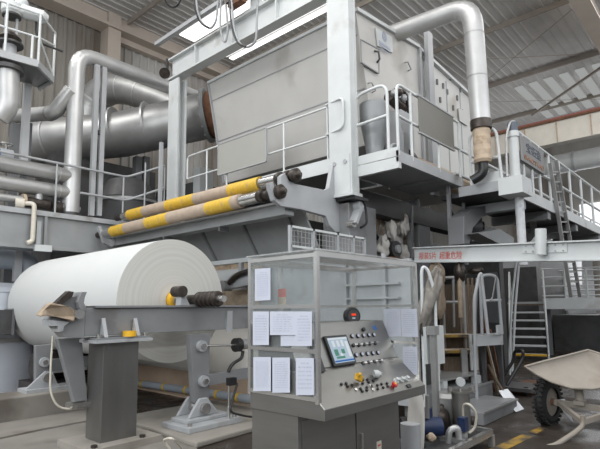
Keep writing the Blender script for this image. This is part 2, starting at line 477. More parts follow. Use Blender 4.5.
# travelling crane girder across the far bay
g = thing('crane_girder', 'long cream crane girder with a red line along its top, crossing the far bay', 'crane', (22, 4, 8.2))
MB().bb((21.8, -2, 8.25), (22.3, 14, 9.15)).build('girder_web', 'cream', g)
MB().bb((21.7, -2, 9.15), (22.4, 14, 9.23)).build('top_flange', 'rust', g)
MB().bb((21.75, -2, 9.23), (21.85, 14, 9.31)).build('red_conductor', 'dullred', g)
for k in range(12):
    MB().bb((21.76, -1 + k * 1.25, 8.28), (21.8, -0.96 + k * 1.25, 9.12)).build('stiffener', 'tan', g)
d = thing('ventilation_duct', 'wide pale round duct hanging under the crane girder in the far bay', 'duct', (23, 6, 7.0))
MB().tube([(23.4, -2, 7.75), (23.4, 14, 7.75)], 0.42, 20).build('duct_pipe', 'white', d)
for k in range(5): MB().cyl((23.4, -1 + k * 3, 7.75), (23.4, -0.9 + k * 3, 7.75), 0.45).build('band', 'lgrey', d)
tag(MB().bb((29.8, -4, 5.4), (30.4, 14, 7.6)).build('fascia_panel', 'blank'), 'long plain grey panel high on the far end wall', 'panel') if False else None

# thin roof bracing rods
for n, (a, b) in enumerate([(pZ(487, 80, 11.1), pZ(574, 8, 11.1)), (pZ(486, 59, 11.15), pZ(600, 53, 11.15)), (pZ(487, 102, 11.1), pZ(600, 99, 11.1)), (pZ(532, 115, 11.0), pZ(612, 60, 11.0))]):
    tag(MB().tube([a, b], 0.012 if n < 3 else 0.06, 6).build('brace_rod', 'roofsteel'),
        ['thin roof brace rod slanting up behind the tall vertical pipe', 'thin level brace rod under the right roof', 'lowest thin rod near the crane girder', 'thick brown diagonal roof brace at the right'][n], 'brace', 'roof braces over the right bay')

# ================================================================ LEFT: PIPEWORK AND FAR SIDE FRAME
YP = 10.75
gd = thing('support_girder', 'long grey steel girder carrying the pipes at the left, behind the paper roll', 'girder', (4, 10.6, 2.84))
MB().bb((0.5, 10.5, 2.90), (7.6, 10.9, 3.55)).build('web', 'girder', gd)
MB().bb((0.5, 10.42, 3.50), (7.6, 10.95, 3.60)).build('top_flange', 'lgrey', gd)
MB().bb((0.5, 10.42, 2.82), (7.6, 10.95, 2.90)).build('bottom_flange', 'girder', gd)
for x in (3.9, 6.3): MB().bb((x, 10.43, 2.9), (x + 0.05, 10.5, 3.5)).build('stiffener', 'girder', gd)
p = pY(40, 249, 10.42)
tag(MB().bb((p.x - 0.12, 10.34, p.z - 0.05), (p.x + 0.2, 10.42, p.z + 0.08)).build('bracket_plate', 'white'), 'small white plate fixed under the grey left girder', 'bracket')
tag(MB().bb((p.x - 0.10, 10.36, p.z + 0.09), (p.x - 0.02, 10.42, p.z + 0.55)).build('cleat', 'lgrey'), 'upright grey cleat on the face of the left girder', 'bracket')

# the tall pipe with the elbow on top
t = thing('tall_pipe', 'tall silver clad pipe turning right at the top, standing on the left girder', 'pipe', pY(73, 213, YP))
a, b = pY(70.5, 213, YP), pY(74, 53, YP)
MB().tube([a, (a.x, YP, 7.36), (9.2, YP, 7.36)], 0.175, 20, 0.42).build('pipe_run', 'alu', t)
for z in (4.6, 5.5, 6.4): MB().cyl((a.x, YP, z), (a.x, YP, z + 0.03), 0.172).build('cladding_seam', 'alu', t)
MB().cyl(a - V((0, 0, 0.07)), a, 0.2).build('base_ring', 'dgrey', t)
for n, u in enumerate((95.5, 103)):
    bt, tp = pY(u - 5, 216, YP - 0.1), pY(u, 60, YP - 0.1)
    tp = V((bt.x, bt.y, 7.1))
    o = thing('pipe_support', ['grey upright strut nearest the tall silver pipe', 'grey upright strut to the right of its twin under the silver pipe'][n], 'support', bt, 'struts under the silver pipe')
    MB().bb((bt.x - 0.05, bt.y - 0.08, bt.z), (bt.x + 0.05, bt.y + 0.02, 7.17)).build('strut', 'lgrey', o)
    if n == 0: MB().bb((bt.x + 0.08, bt.y - 0.06, 5.55), (bt.x + 0.24, bt.y, 5.65)).build('cross_tie', 'dgrey', o)

# fat duct
A, B, C = pD(34, 143, 13.5), pD(120, 135, 13.4), pD(206, 116, 13.2)
t = thing('fat_duct', 'fat dull silver round duct running to the hood, behind the back column', 'duct', C)
dd = (C - A).normalized()
MB().tube([A, B, C], 0.60, 28).build('duct_shell', 'alud', t)
for k in range(5):
    q = A + (C - A) * (0.1 + 0.19 * k)
    MB().cyl(q, q + dd * 0.05, 0.612, n=28).build('seam_band', 'alu', t)
MB().lathe(A - dd * 0.5, A, [(0, 0.35), (1, 0.6)], 28).build('reducer', 'alud', t)
fl = MB().cyl(C, C + dd * 0.1, 0.72, n=28).build('flange', 'girder', t)
for k in range(16):
    u, v = frame(dd); q = C + u * 0.67 * math.cos(k * math.pi / 8) + v * 0.67 * math.sin(k * math.pi / 8)
    MB().cyl(q - dd * 0.03, q, 0.025, n=6).build('bolt', 'alu', fl)
MB().lathe(C + dd * 0.1, C + dd * 0.75, [(0, 0.6), (0.3, 0.66), (0.6, 0.58), (1, 0.62)], 28).build('rusty_bellows', 'rust', t)

# segmented bend above the fat duct
pts = [pD(88, 122, 14.8), pD(92, 105, 14.8), pD(100, 93, 14.7), pD(116, 87, 14.5), pD(134, 90, 14.3), pD(152, 97, 14.1), pD(200, 117, 13.8)]
t = thing('duct_bend', 'silver duct bend of segments arching above the fat duct, left of the back column', 'duct', pts[0])
pp = fillet(pts, 0.5, 3)
MB().tube(pp, 0.45, 24).build('bend_shell', 'alud', t)
for k in range(4, len(pp) - 3, 4):
    q = pp[k]; e = (pp[k + 1] - pp[k - 1]).normalized()
    MB().cyl(q - e * 0.02, q + e * 0.02, 0.46, n=24).build('seam_band', 'alu', t)

# pipe run below the valve platform
Yv = 10.4
a = pY(9, 116, Yv); b = pY(54, 114, Yv); c = pY(67, 96, Yv)
t = thing('branch_pipe', 'silver clad pipe under the valve platform, bending up behind the tall pipe', 'pipe', a)
a, b, c = pD(6, 117, 11.7), pD(54, 113, 11.0), pD(72, 90, 10.95)
MB().tube([a, b, c], 0.16, 18, 0.12).build('pipe_run', 'alu', t)
e = (b - a).normalized(); q = a + (b - a) * 0.9; MB().cyl(q, q + e * 0.04, 0.17).build('clamp', 'alud', t)
a2 = pY(8, 106, Yv - 0.05); b2 = pY(8, 72, Yv - 0.05)
t = thing('valve_stem_pipe', 'short fat vertical clad pipe under the valve platform at the left edge', 'pipe', a2)
MB().tube([a, (a2.x - 0.05, Yv, a.z + 0.1), (b2.x, Yv - 0.05, b2.z)], [0.16, 0.17, 0.2, 0.21], 20) if False else MB().tube([(a2.x - 0.12, Yv + 0.05, a2.z - 0.25), (a2.x, Yv - 0.05, a2.z), (b2.x, Yv - 0.05, b2.z)], 0.2, 20, 0.15).build('pipe_shell', 'alu', t)
MB().cyl(b2, b2 + V((0, 0, 0.08)), 0.28).build('flange', 'dgrey', t)
p0 = pY(26.5, 108, 11.1)
LEG = (V((p0.x - 0.07, 11.05, 2.2)), V((p0.x + 0.07, 11.17, 6.44)))

# valve platform
ZD = 6.45
t = thing('valve_platform', 'small steel platform with a white railing at the top left corner', 'platform', pZ(30, 66, ZD))
q = [pZ(-12, 50, ZD), pZ(38, 64, ZD), pZ(53, 80, ZD), pZ(39, 88, ZD), pZ(18, 81, ZD), pZ(-12, 72, ZD)]
MB().prism(q, (0, 0, 0.06)).build('deck', 'beam', t)
MB().bb(*LEG).build('leg', 'lgrey', t)
MB().bar(q[0], q[1], 0.05, 0.14).build('edge_channel', 'lgrey', t); MB().bar(q[1], q[2], 0.05, 0.14).build('edge_channel', 'lgrey', t); MB().bar(q[2], q[3], 0.05, 0.12).build('edge_channel', 'lgrey', t)
up = V((0, 0, 1.05)); um = V((0, 0, 0.55))
cn = [q[0] + (q[1] - q[0]) * 0.32, q[1], q[2]]
for w in cn: MB().tube([w, w + up], 0.025, 8).build('post', 'whitepipe', t)
w = q[0] + (q[1] - q[0]) * 0.86; MB().tube([w, w + um], 0.025, 8).build('post', 'whitepipe', t)
MB().tube([q[0] + up, q[1] + up, q[2] + up], 0.025, 8).build('top_rail', 'whitepipe', t)
MB().tube([q[0] + um, q[1] + um, q[2] + um * 1.4], 0.02, 8).build('middle_rail', 'whitepipe', t)
MB().tube([q[1] + um, q[2] + V((0, 0, 0.1))], 0.018, 8).build('brace', 'whitepipe', t)
# valve with actuator
vb = pZ(9, 60, ZD + 0.06); vb.z = ZD + 0.06
t = thing('valve_actuator', 'white control valve with a bulky actuator head on the corner platform', 'valve', vb)
MB().lathe(vb, vb + V((0, 0, 0.3)), [(0, 0.13), (1, 0.12)]).build('body', 'lgrey', t)
MB().cyl(vb + V((0, 0, 0.3)), vb + V((0, 0, 0.34)), 0.24).build('flange', 'dgrey', t)
MB().lathe(vb + V((0, 0, 0.34)), vb + V((0, 0, 0.55)), [(0, 0.12), (0.5, 0.2), (1, 0.1)]).build('bonnet', 'greasy', t)
for s in (-1, 1): MB().bar(vb + V((0.1 * s, 0, 0.5)), vb + V((0.1 * s, 0, 0.9)), 0.04).build('yoke', 'lgrey', t)
MB().cyl(vb + V((0, 0, 0.9)), vb + V((0, 0, 0.94)), 0.17).build('plate', 'dgrey', t)
hd = MB(); hd.lathe(vb + V((0, 0, 0.94)), vb + V((0, 0, 1.2)), [(0, 0.16), (0.2, 0.19), (0.8, 0.19), (1, 0.12)])
hd.lathe(vb + V((0.15, -0.05, 1.08)), vb + V((0.62, -0.2, 1.06)), [(0, 0.12), (0.1, 0.14), (0.8, 0.13), (1, 0.06)])
hd.lathe(vb + V((0.12, 0, 1.18)), vb + V((0.2, -0.02, 1.36)), [(0, 0.1), (0.8, 0.12), (1, 0.08)])
hd.build('actuator_head', 'white', t)
tag(MB().tube([vb + V((0.42, -0.1, 1.0)), vb + V((0.42, -0.12, 0.7)), vb + V((0.5, -0.15, 0.5)), vb + V((0.9, -0.3, 0.42))], 0.022, 8, 0.2).build('valve_cable', 'black'), 'black cable looping down from the valve actuator', 'cable')

# stacked horizontal pipes
for n, (v, r, ue, lb) in enumerate([(163.5, 0.16, 0, 'top one of the stacked grey pipes at the left edge'), (182, 0.15, 0, 'middle one of the stacked grey pipes at the left edge'), (197, 0.085, 22, 'short thin pipe, lowest of the stack at the left edge')]):
    a = pY(0, v, YP); e = 4.56 if not ue else pY(ue, v, YP).x
    t = thing('header_pipe', lb, 'pipe', a, 'stacked pipes at the left edge')
    MB().tube([(a.x - 1, YP, a.z), (e, YP, a.z)], r, 18).build('pipe_run', 'alud', t)
    MB().cyl((a.x + 1.1, YP, a.z), (a.x + 1.12, YP, a.z), r + 0.006).build('cladding_seam', 'alu', t)
    if ue: MB().cyl((e, YP, a.z), (e + 0.06, YP, a.z), r + 0.05).build('flange', 'tan', t)
a = pY(20, 204, YP - 0.15); b = pY(30, 204, YP - 0.15); c = pY(28, 243, 10.36)
t = thing('white_drain_pipe', 'thin white drain pipe bent down over the face of the left girder', 'pipe', c)
MB().tube([(a.x, 10.5, a.z), (b.x, 10.36, a.z), (b.x, 10.36, c.z + 0.05), (b.x - 0.1, 10.36, c.z)], 0.045, 10, 0.08).build('pipe_run', 'offpipe', t)
MB().cyl((a.x - 0.1, 10.55, a.z), (a.x + 0.05, 10.5, a.z), 0.1).build('pulp_lump', 'offpipe', t)
t = thing('blue_valve', 'small blue valve between the duct and the stacked pipes at the left', 'valve', pY(5, 156, 11.2))
q = pY(6, 150, 11.2)
MB().cyl(q + V((-0.12, 0, -0.1)), q + V((0.12, 0, -0.1)), 0.12).build('body', 'lgrey', t); MB().cyl(q + V((-0.3, 0, -0.1)), q + V((-0.1, 0, -0.1)), 0.1).build('bonnet', 'bluevalve', t)
MB().tube([q + V((0.12 * math.cos(k / 12 * 6.2832), 0.12 * math.sin(k / 12 * 6.2832), 0.12)) for k in range(13)], 0.015, 6).build('hand_wheel', 'alud', t); MB().cyl(q, q + V((0, 0, 0.12)), 0.02).build('stem', 'alud', t)
t = thing('pump_motor', 'greasy little valve group sitting on the left girder beside the tall pipe', 'valve', pY(42, 210, YP))
q = pY(36, 204, YP); q.z = 3.75
MB().cyl(q + V((-0.2, 0, 0.05)), q + V((0.25, 0, 0.05)), 0.11).build('body', 'greasy', t); MB().cyl(q + V((0.05, 0, 0.1)), q + V((0.05, 0, 0.28)), 0.08).build('cap', 'alud', t)
MB().cyl(q + V((0.3, 0, 0.02)), q + V((0.5, 0, 0.02)), 0.13).build('flange', 'greasy', t); MB().cyl(q + V((0.5, 0, 0.05)), q + V((0.9, 0, 0.05)), 0.06).build('outlet', 'alud', t)

# steel posts left under the duct
for n, (u, vt, vb_) in enumerate([(14, 124, 150), (25, 123, 158), (136, 157, 210), (144, 157, 205)]):
    a = pY(u, vb_, 12.2); b = pY(u, vt, 12.2)
    tag(MB().bb((a.x - 0.09, 12.1, 0.06 if n < 2 else 0), (a.x + 0.09, 12.3, b.z)).build('steel_post', 'beam'),
        ['grey post at the left edge in front of the duct end', 'second grey post from the left edge by the duct end', 'dark grey post below the fat duct, left of the pair', 'dark grey post below the fat duct, right of the pair'][n], 'post', 'posts behind the left pipes')
# dark vessels below the fat duct
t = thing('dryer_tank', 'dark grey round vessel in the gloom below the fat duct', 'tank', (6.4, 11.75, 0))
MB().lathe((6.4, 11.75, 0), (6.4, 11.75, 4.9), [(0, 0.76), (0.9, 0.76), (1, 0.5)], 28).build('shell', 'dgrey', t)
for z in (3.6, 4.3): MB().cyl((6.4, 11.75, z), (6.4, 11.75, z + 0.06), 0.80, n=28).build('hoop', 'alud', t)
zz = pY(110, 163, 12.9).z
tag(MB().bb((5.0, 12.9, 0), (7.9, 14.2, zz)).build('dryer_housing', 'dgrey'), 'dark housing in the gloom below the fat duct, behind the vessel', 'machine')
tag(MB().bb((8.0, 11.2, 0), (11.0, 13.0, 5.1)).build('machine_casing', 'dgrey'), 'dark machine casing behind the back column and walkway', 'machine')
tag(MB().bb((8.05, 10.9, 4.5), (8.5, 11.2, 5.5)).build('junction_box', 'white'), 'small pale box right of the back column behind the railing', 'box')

# railing on the far girder
Yr = 10.46
a = pY(-4, 150, Yr); c = pY(127, 177.5, Yr)
zt = (a.z + c.z) / 2
c = V((c.x, Yr, zt))
e = pX(165, 166, 6.5)
e = V((c.x, Yr, zt))
railing('thin grey pipe railing on the left girder turning beside the back column', [[(x_, Yr, 3.6), (x_, Yr, zt)] for x_ in (pY(56, 190, Yr).x, pY(123, 200, Yr).x)] + [[(6.5, 10.2, 4.0), (6.5, 10.2, 5.05)], [(6.05, 10.32, 3.6), (6.05, 10.32, 5.05)]],
        [[(a.x, Yr, zt), (c.x, Yr, zt), (6.5, 10.2, 5.05)], [(pY(80, 203, Yr).x, Yr, zt - 0.55), (c.x, Yr, zt - 0.55), (6.5, 10.2, 4.5)]], 0.02, 0.026, 'lgrey')
v = vpost(160, 200, 143, 'x', 6.0)
tag(MB().bar(V((v[0].x, v[0].y, 3.6)), v[1], 0.07).build('short_post', 'lgrey'), 'short grey square post just left of the back column', 'post')

# ================================================================ BLUE-GREY TANK AT THE LEFT
tc_ = V((3.35, 11.3, 0.06))
t = thing('stock_tank', 'blue grey round tank at the left edge behind the paper roll', 'tank', tc_)
MB().lathe(tc_, tc_ + V((0, 0, 1.9)), [(0, 0.88), (1, 0.88)], 36).build('shell', 'tankblue', t)
MB().lathe(tc_ + V((0, 0, 1.9)), tc_ + V((0, 0, 2.1)), [(0, 0.9), (0.5, 0.7), (1, 0.3)], 36).build('lid', 'tankblue', t)
MB().cyl(tc_ + V((0, 0, 0.95)), tc_ + V((0, 0, 1.03)), 0.93, n=36).build('flange', 'alud', t)
MB().cyl(tc_ + V((0.5, -0.45, 0.78)), tc_ + V((0.75, -0.8, 0.78)), 0.16).build('nozzle', 'black', t)
e0 = pY(-5, 257, 11.3); e1 = pY(28, 257, 11.3)
t = thing('tank_pipe', 'blue grey pipe elbow running from the left edge down into the tank lid', 'pipe', (e1.x, 11.3, 2.1))
MB().tube([(e0.x - 0.6, 11.3, e0.z), (e1.x, 11.3, e0.z), (e1.x, 11.3, 2.05)], 0.24, 22, 0.35).build('elbow', 'pipeblue', t)
MB().cyl((e0.x + 0.35, 11.3, e0.z), (e0.x + 0.38, 11.3, e0.z), 0.25, n=22).build('weld_ring', 'lgrey', t)
MB().cyl((e1.x, 11.3, 2.12), (e1.x, 11.3, 2.17), 0.32, n=22).build('flange', 'tankblue', t)
t = thing('grey_header_box', 'dark grey square duct end at the left edge in front of the tank', 'duct', (2.3, 10.2, 1.2))
q = pY(0, 322, 10.2); MB().bb((q.x - 0.8, 10.0, q.z - 0.22), (q.x + 0.17, 10.4, q.z + 0.22)).build('duct', 'dgrey', t); MB().bb((q.x + 0.13, 9.97, q.z - 0.24), (q.x + 0.17, 10.43, q.z + 0.24)).build('rim', 'beam', t)

# ================================================================ UNWIND STAND
RC = V((4.155, 6.2, 1.73)); RR = 0.89
t = thing('paper_roll', 'huge white roll of paper lying in the unwind stand', 'paper roll', (RC.x, 8.2, RC.z - RR))
r = MB()
r.use('paper').lathe(RC, RC + V((0, 4.1, 0)), [(0, RR), (1, RR)], 96, cap=False)
r.use('paperend').lathe(RC, RC + V((0, 0.001, 0)), [(0, 0.14), (1, RR)], 96, cap=False)
r.lathe(RC + V((0, 4.1, 0)), RC + V((0, 4.101, 0)), [(0, 0.14), (1, RR)], 96, cap=False)
r.build('wound_paper', None, t, origin=RC)
MB().lathe(RC + V((0, -0.10, 0)), RC + V((0, 0.0, 0)), [(0, 0.10), (0, 0.135), (1, 0.135), (1, 0.10)], 28, False).build('core_ring', 'yellowp', t)
MB().cyl(RC + V((0, -1.0, 0)), RC + V((0, 4.25, 0)), 0.068).build('spool_shaft', 'greasy', t)
sh = MB(); y0 = -1.02
for k in range(5):
    sh.lathe(RC + V((0, y0 + k * 0.09, 0)), RC + V((0, y0 + 0.07 + k * 0.09, 0)), [(0, 0.08), (0.2, 0.105), (0.8, 0.105), (1, 0.08)], 22)
sh.build('coupling_rings', 'greasy', t)
MB().cyl(RC + V((0, -1.13, 0)), RC + V((0, -0.98, 0)), 0.045).build('shaft_tip', 'chrome', t)
MB().lathe(RC + V((0, -0.38, 0)), RC + V((0, -0.10, 0)), [(0, 0.068), (0.65, 0.068), (0.7, 0.125), (1, 0.10)], 24).build('end_plug', 'chrome', t)

Yb = 5.78
t = thing('stand_beam', 'long grey horizontal beam of the unwind stand in front of the paper roll', 'beam', (4.0, Yb, 1.22))
MB().bb((2.62, Yb - 0.09, 1.30), (6.1, Yb + 0.09, 1.625)).build('web', 'grey', t, bevel=0.006)
MB().bb((2.72, Yb - 0.13, 1.625), (6.1, Yb + 0.13, 1.65)).build('rail_flange', 'grey', t)
pr = [(2.62, Yb - 0.09, 1.28), (2.62, Yb - 0.09, 1.60), (2.30, Yb - 0.09, 1.62), (2.22, Yb - 0.09, 1.50), (2.40, Yb - 0.09, 1.30)]
MB().prism(pr, (0, 0.18, 0)).build('tapered_nose', 'grey', t, bevel=0.006)
for u in (101.5, 133.5):
    a = pY(u, 332, Yb - 0.1); h = pY(u, 318, Yb - 0.1).z
    MB().prism([(a.x - 0.02, Yb - 0.09, 1.285), (a.x - 0.02, Yb - 0.13, h), (a.x - 0.02, Yb - 0.22, 1.285)], (0.045, 0, 0)).build('rib', 'lgrey', t)
a = pY(228, 311, Yb - 0.1)
MB().bb((a.x - 0.03, Yb - 0.12, a.z - 0.3), (a.x + 0.07, Yb - 0.09, a.z)).build('cover_plate', 'lgrey', t)
t = thing('bearing_saddle', 'grey bearing saddle holding the roll shaft on the stand beam', 'bracket', (RC.x, Yb, 1.62))
MB().prism([(RC.x - 0.22, Yb - 0.06, 1.653), (RC.x + 0.22, Yb - 0.06, 1.653), (RC.x + 0.16, Yb - 0.06, 1.70), (RC.x + 0.07, Yb - 0.06, 1.66), (RC.x - 0.07, Yb - 0.06, 1.66), (RC.x - 0.2, Yb - 0.06, 1.86)], (0, 0.12, 0)).build('cheek', 'lgrey', t)
MB().cyl((RC.x - 0.21, Yb - 0.1, 1.84), (RC.x - 0.21, Yb + 0.1, 1.84), 0.075).build('guide_roller', 'greasy', t)

# claw at the beam's nose with sacking thrown over
t = thing('catch_claw', 'grey hooked catch at the left nose of the stand beam', 'bracket', pY(66, 322, Yb))
cl = lambda pts, y, e: MB().prism([pY(u, v, y) for u, v in pts], (0, e, 0))
cl([(60, 305), (68, 298), (79, 296), (83, 304), (84, 314), (80, 318), (74, 315), (66, 318)], Yb - 0.12, 0.2).build('claw_plate', 'beam', t)
cl([(78, 302), (82, 292), (87, 292), (85, 297), (84, 303), (87, 309), (84, 312), (80, 308)], Yb - 0.2, 0.4).build('hook_tip', 'grey', t)
cl([(55, 304), (69, 291), (74, 292), (72, 297), (60, 306)], Yb - 0.16, 0.1).build('link', 'greasy', t)
q = pY(80, 314, Yb - 0.2); MB().cyl(q, q + V((0, 0.1, 0)), 0.055).build('pivot_pin', 'chrome', t)
cl([(49, 320), (70, 322), (64, 326), (63, 331), (59, 332), (58, 326), (50, 326)], Yb - 0.13, 0.2).build('lower_jaw', 'lgrey', t)
n = 14
poly = [(37, 316), (44, 309), (49, 304), (52, 303), (58, 304), (66, 306), (73, 309), (75, 316), (73, 322), (64, 319), (55, 317), (46, 316), (41, 317)]
sk = MB()
sk.prism([pY(u + 1.5, v, Yb - 0.18 + 0.03 * math.sin(k * 2)) for k, (u, v) in enumerate(poly)], (0.0, 0.12, 0.01))
sk.build('sacking', 'sack', None, bevel=0.02)
o = bpy.data.objects['sacking']; tag(o, 'brown sacking draped over the catch at the nose of the stand beam', 'sack')

# pedestal
t = thing('pedestal', 'square brushed steel pedestal under the stand beam', 'pedestal', (3.2, 5.98, 0))
MB().bb((2.82, 5.62, 0.09), (3.27, 6.0, 1.22)).build('column', 'pedestal', t, bevel=0.006)
MB().bb((2.68, 5.52, 1.22), (3.40, 6.08, 1.255)).build('top_plate', 'lgrey', t)
MB().bb((2.70, 5.54, 1.255), (3.38, 6.06, 1.28)).build('packing_plate', 'grey', t)
MB().bb((2.58, 5.42, 0.0), (3.5, 6.2, 0.09)).build('base_plate', 'concpale', t)
for x in (2.74, 3.33):
    MB().cyl((x, 5.58, 1.28), (x, 5.58, 1.32), 0.03, n=6).build('bolt', 'chrome', t)
    MB().cyl((x - 0.05, 5.5, 0.09), (x - 0.05, 5.5, 0.12), 0.035, n=6).build('bolt', 'greasy', t)
MB().cyl((3.13, 5.60, 1.2805), (3.13, 5.60, 1.345), 0.08, n=24).build('yellow_cap', 'yellowp', t)

# swing levers
def lever(label, pts, y, w, rods, grp='swing levers of the unwind stand', mt='grey'):
    t = thing('swing_lever', label, 'lever', pY(*pts[-1], y), grp)
    a = [pY(u, v, y) for u, v in pts]
    MB().prism([a[0] + V((-w[0], 0, 0)), a[0] + V((w[0], 0, 0)), a[1] + V((w[1], 0, 0)), a[1] + V((-w[1], 0, 0))], (0, 0.1, 0)).build('arm', mt, t, bevel=0.006)
    for u, v in rods:
        q = pY(u, v, y - 0.01); MB().cyl(q - V((0, 0.05, 0)), q + V((0, 0.14, 0)), 0.075, n=18).build('pivot_boss', 'lgrey', t)
        MB().cyl(q - V((0, 0.08, 0)), q - V((0, 0.05, 0)), 0.04, n=6).build('pivot_bolt', 'chrome', t)
    return t
lever('grey tapered lever slanting down left of the pedestal', [(70, 338), (81, 401)], 5.95, (0.14, 0.075), [])
q = pY(81, 402, 5.95); tag(MB().bb((q.x - 0.12, 5.9, q.z - 0.06), (q.x + 0.12, 6.1, q.z - 0.001)).build('lever_clamp', 'chrome'), 'small bolted clamp at the lower end of the left lever', 'clamp')
tag(MB().bb((q.x - 0.13, 5.92, 0.07), (q.x + 0.1, 6.08, q.z - 0.061)).build('lever_stand', 'beam'), 'dark low stand under the left lever clamp', 'stand') if False else None
Yl = 5.62
lever('grey upright lever under the right half of the stand beam', [(200, 334), (202, 402)], Yl, (0.17, 0.12), [(201, 346), (203, 381)])
q = pY(203, 408, Yl - 0.1)
t = thing('foot_bracket', 'grey clevis foot bolted to the plinth under the right lever', 'bracket', (q.x, Yl, 0.07))
zb = 0.07
MB().bb((q.x - 0.42, Yl - 0.38, zb), (q.x + 0.45, Yl + 0.22, zb + 0.07)).build('base_plate', 'lgrey', t, bevel=0.01)
MB().bb((q.x - 0.32, Yl - 0.2, zb + 0.07), (q.x + 0.38, Yl + 0.16, zb + 0.12)).build('pad', 'lgrey', t, bevel=0.01)
for y in (Yl - 0.12, Yl + 0.13):
    MB().prism([(q.x - 0.24, y, zb + 0.12), (q.x + 0.26, y, zb + 0.12), (q.x + 0.12, y, q.z + 0.06), (q.x + 0.06, y, q.z + 0.13), (q.x - 0.06, y, q.z + 0.13), (q.x - 0.12, y, q.z + 0.06)], (0, 0.05, 0)).build('cheek', 'lgrey', t, bevel=0.01)
MB().cyl((q.x, Yl - 0.18, q.z), (q.x, Yl + 0.22, q.z), 0.07).build('pin', 'chrome', t)
for sx in (-0.35, 0.38): MB().cyl((q.x + sx, Yl - 0.3, zb + 0.07), (q.x + sx, Yl - 0.3, zb + 0.11), 0.03, n=6).build('bolt', 'chrome', t)
a, b = pY(208, 380, Yl - 0.02), pY(252, 372, Yl - 0.02)
tag(MB().bar(a, b, 0.05, 0.15).build('link_bar', 'grey'), 'flat grey link bar going right from the upright lever', 'bar')
t = thing('air_cylinder', 'thin chrome ram with a dark cylinder right of the upright lever', 'cylinder', pY(238, 345, Yl))
a, b, c = pY(203, 346, Yl - 0.03), pY(236, 345, Yl - 0.03), pY(256, 343, Yl - 0.03)
MB().cyl(a, b, 0.015).build('ram_rod', 'chrome', t); MB().cyl(b, c, 0.075).build('cylinder_body', 'alud', t); MB().cyl(b - V((0.02, 0, 0)), b + V((0.07, 0, 0)), 0.1).build('end_cap', 'black', t)
tag(MB().tube([pY(243, 351, Yl - 0.04), pY(242, 358, Yl - 0.04), pY(232, 364, Yl - 0.04), pY(228, 372, Yl - 0.04)], 0.025, 8, 0.15).build('air_hose', 'black'), 'black hose hanging from the air cylinder', 'hose')
t = thing('sensor_post', 'small chrome sensor post standing on the plinth beside the console', 'post', pY(229, 412, 5.3))
q = pY(229, 412, 5.3); zz = pY(229, 384, 5.3).z
MB().tube([(q.x, 5.3, 0.07), (q.x, 5.3, zz)], 0.018, 8).build('rod', 'chrome', t); MB().bb((q.x - 0.02, 5.26, zz - 0.02), (q.x + 0.1, 5.34, zz + 0.08)).build('sensor', 'black', t)
MB().cyl((q.x, 5.3, 0.2), (q.x, 5.3, 0.3), 0.03).build('collar', 'chrome', t)
tag(MB().tube([(q.x + 0.12, 5.27, zz), pY(233, 398, 5.25), pY(229, 412, 5.2), V((q.x + 0.35, 5.2, 0.1)), V((q.x + 0.9, 5.2, 0.1))], 0.015, 8, 0.2).build('sensor_cable', 'black'), 'thin black cable from the sensor post to the console', 'cable')
tag(MB().tube([pZ(170, 449, 0.09), pZ(163, 440, 0.2), pZ(172, 437, 0.3), pZ(182, 449, 0.09)], 0.012, 8, 0.25).build('loop_wire', 'offpipe'), 'pale wire loop standing up from the plinth edge', 'wire')
tag(MB().tube([pY(53, 336, 6.0), pY(51, 360, 6.0), pY(50, 392, 6.0), pY(57, 407, 6.0), pY(72, 410, 6.0), pY(88, 403, 6.0)], 0.012, 8, 0.5).build('hanging_wire', 'offpipe'), 'pale wire sagging from the beam nose to the pedestal', 'wire')

# far side lever and foot, shadowed gear
Yf = 8.35
lever('grey lever on the concrete curb at the far left end of the roll', [(44, 345), (44, 388)], Yf, (0.12, 0.12), [(44, 362)])
q = pY(43, 380, Yf); zb = 0.36
t = thing('foot_bracket', 'pale clevis foot on the curb under the far left lever', 'bracket', (q.x, Yf, zb))
MB().bb((q.x - 0.3, Yf - 0.2, zb), (q.x + 0.6, Yf + 0.2, zb + 0.05)).build('base_plate', 'lgrey', t)
MB().prism([(q.x - 0.28, Yf - 0.1, zb + 0.05), (q.x + 0.2, Yf - 0.1, zb + 0.05), (q.x + 0.1, Yf - 0.1, zb + 0.28), (q.x, Yf - 0.1, zb + 0.3)], (0, 0.05, 0)).build('cheek', 'lgrey', t)
MB().cyl((q.x + 0.02, Yf - 0.16, zb + 0.2), (q.x + 0.02, Yf - 0.04, zb + 0.2), 0.07).build('pin', 'chrome', t)
tag(MB().bar(pY(48, 366, Yf), pY(90, 361, Yf), 0.06, 0.18).build('link_bar', 'beam'), 'dark grey link bar from the far left lever towards the pedestal', 'bar')
t = thing('drive_gear', 'dark greasy drive gear behind the left tapered lever', 'machine', pY(60, 384, 9.3))
q = pY(61, 374, 9.4); MB().bb((q.x - 0.5, 9.2, 0.06), (q.x + 0.6, 10.0, 0.35)).build('bed', 'greasy', t); MB().cyl((q.x - 0.4, 9.6, 0.6), (q.x + 0.5, 9.6, 0.6), 0.25).build('motor', 'greasy', t)
MB().bb((q.x - 0.3, 9.22, 0.5), (q.x + 0.4, 9.3, 0.75)).build('cover', 'alud', t)

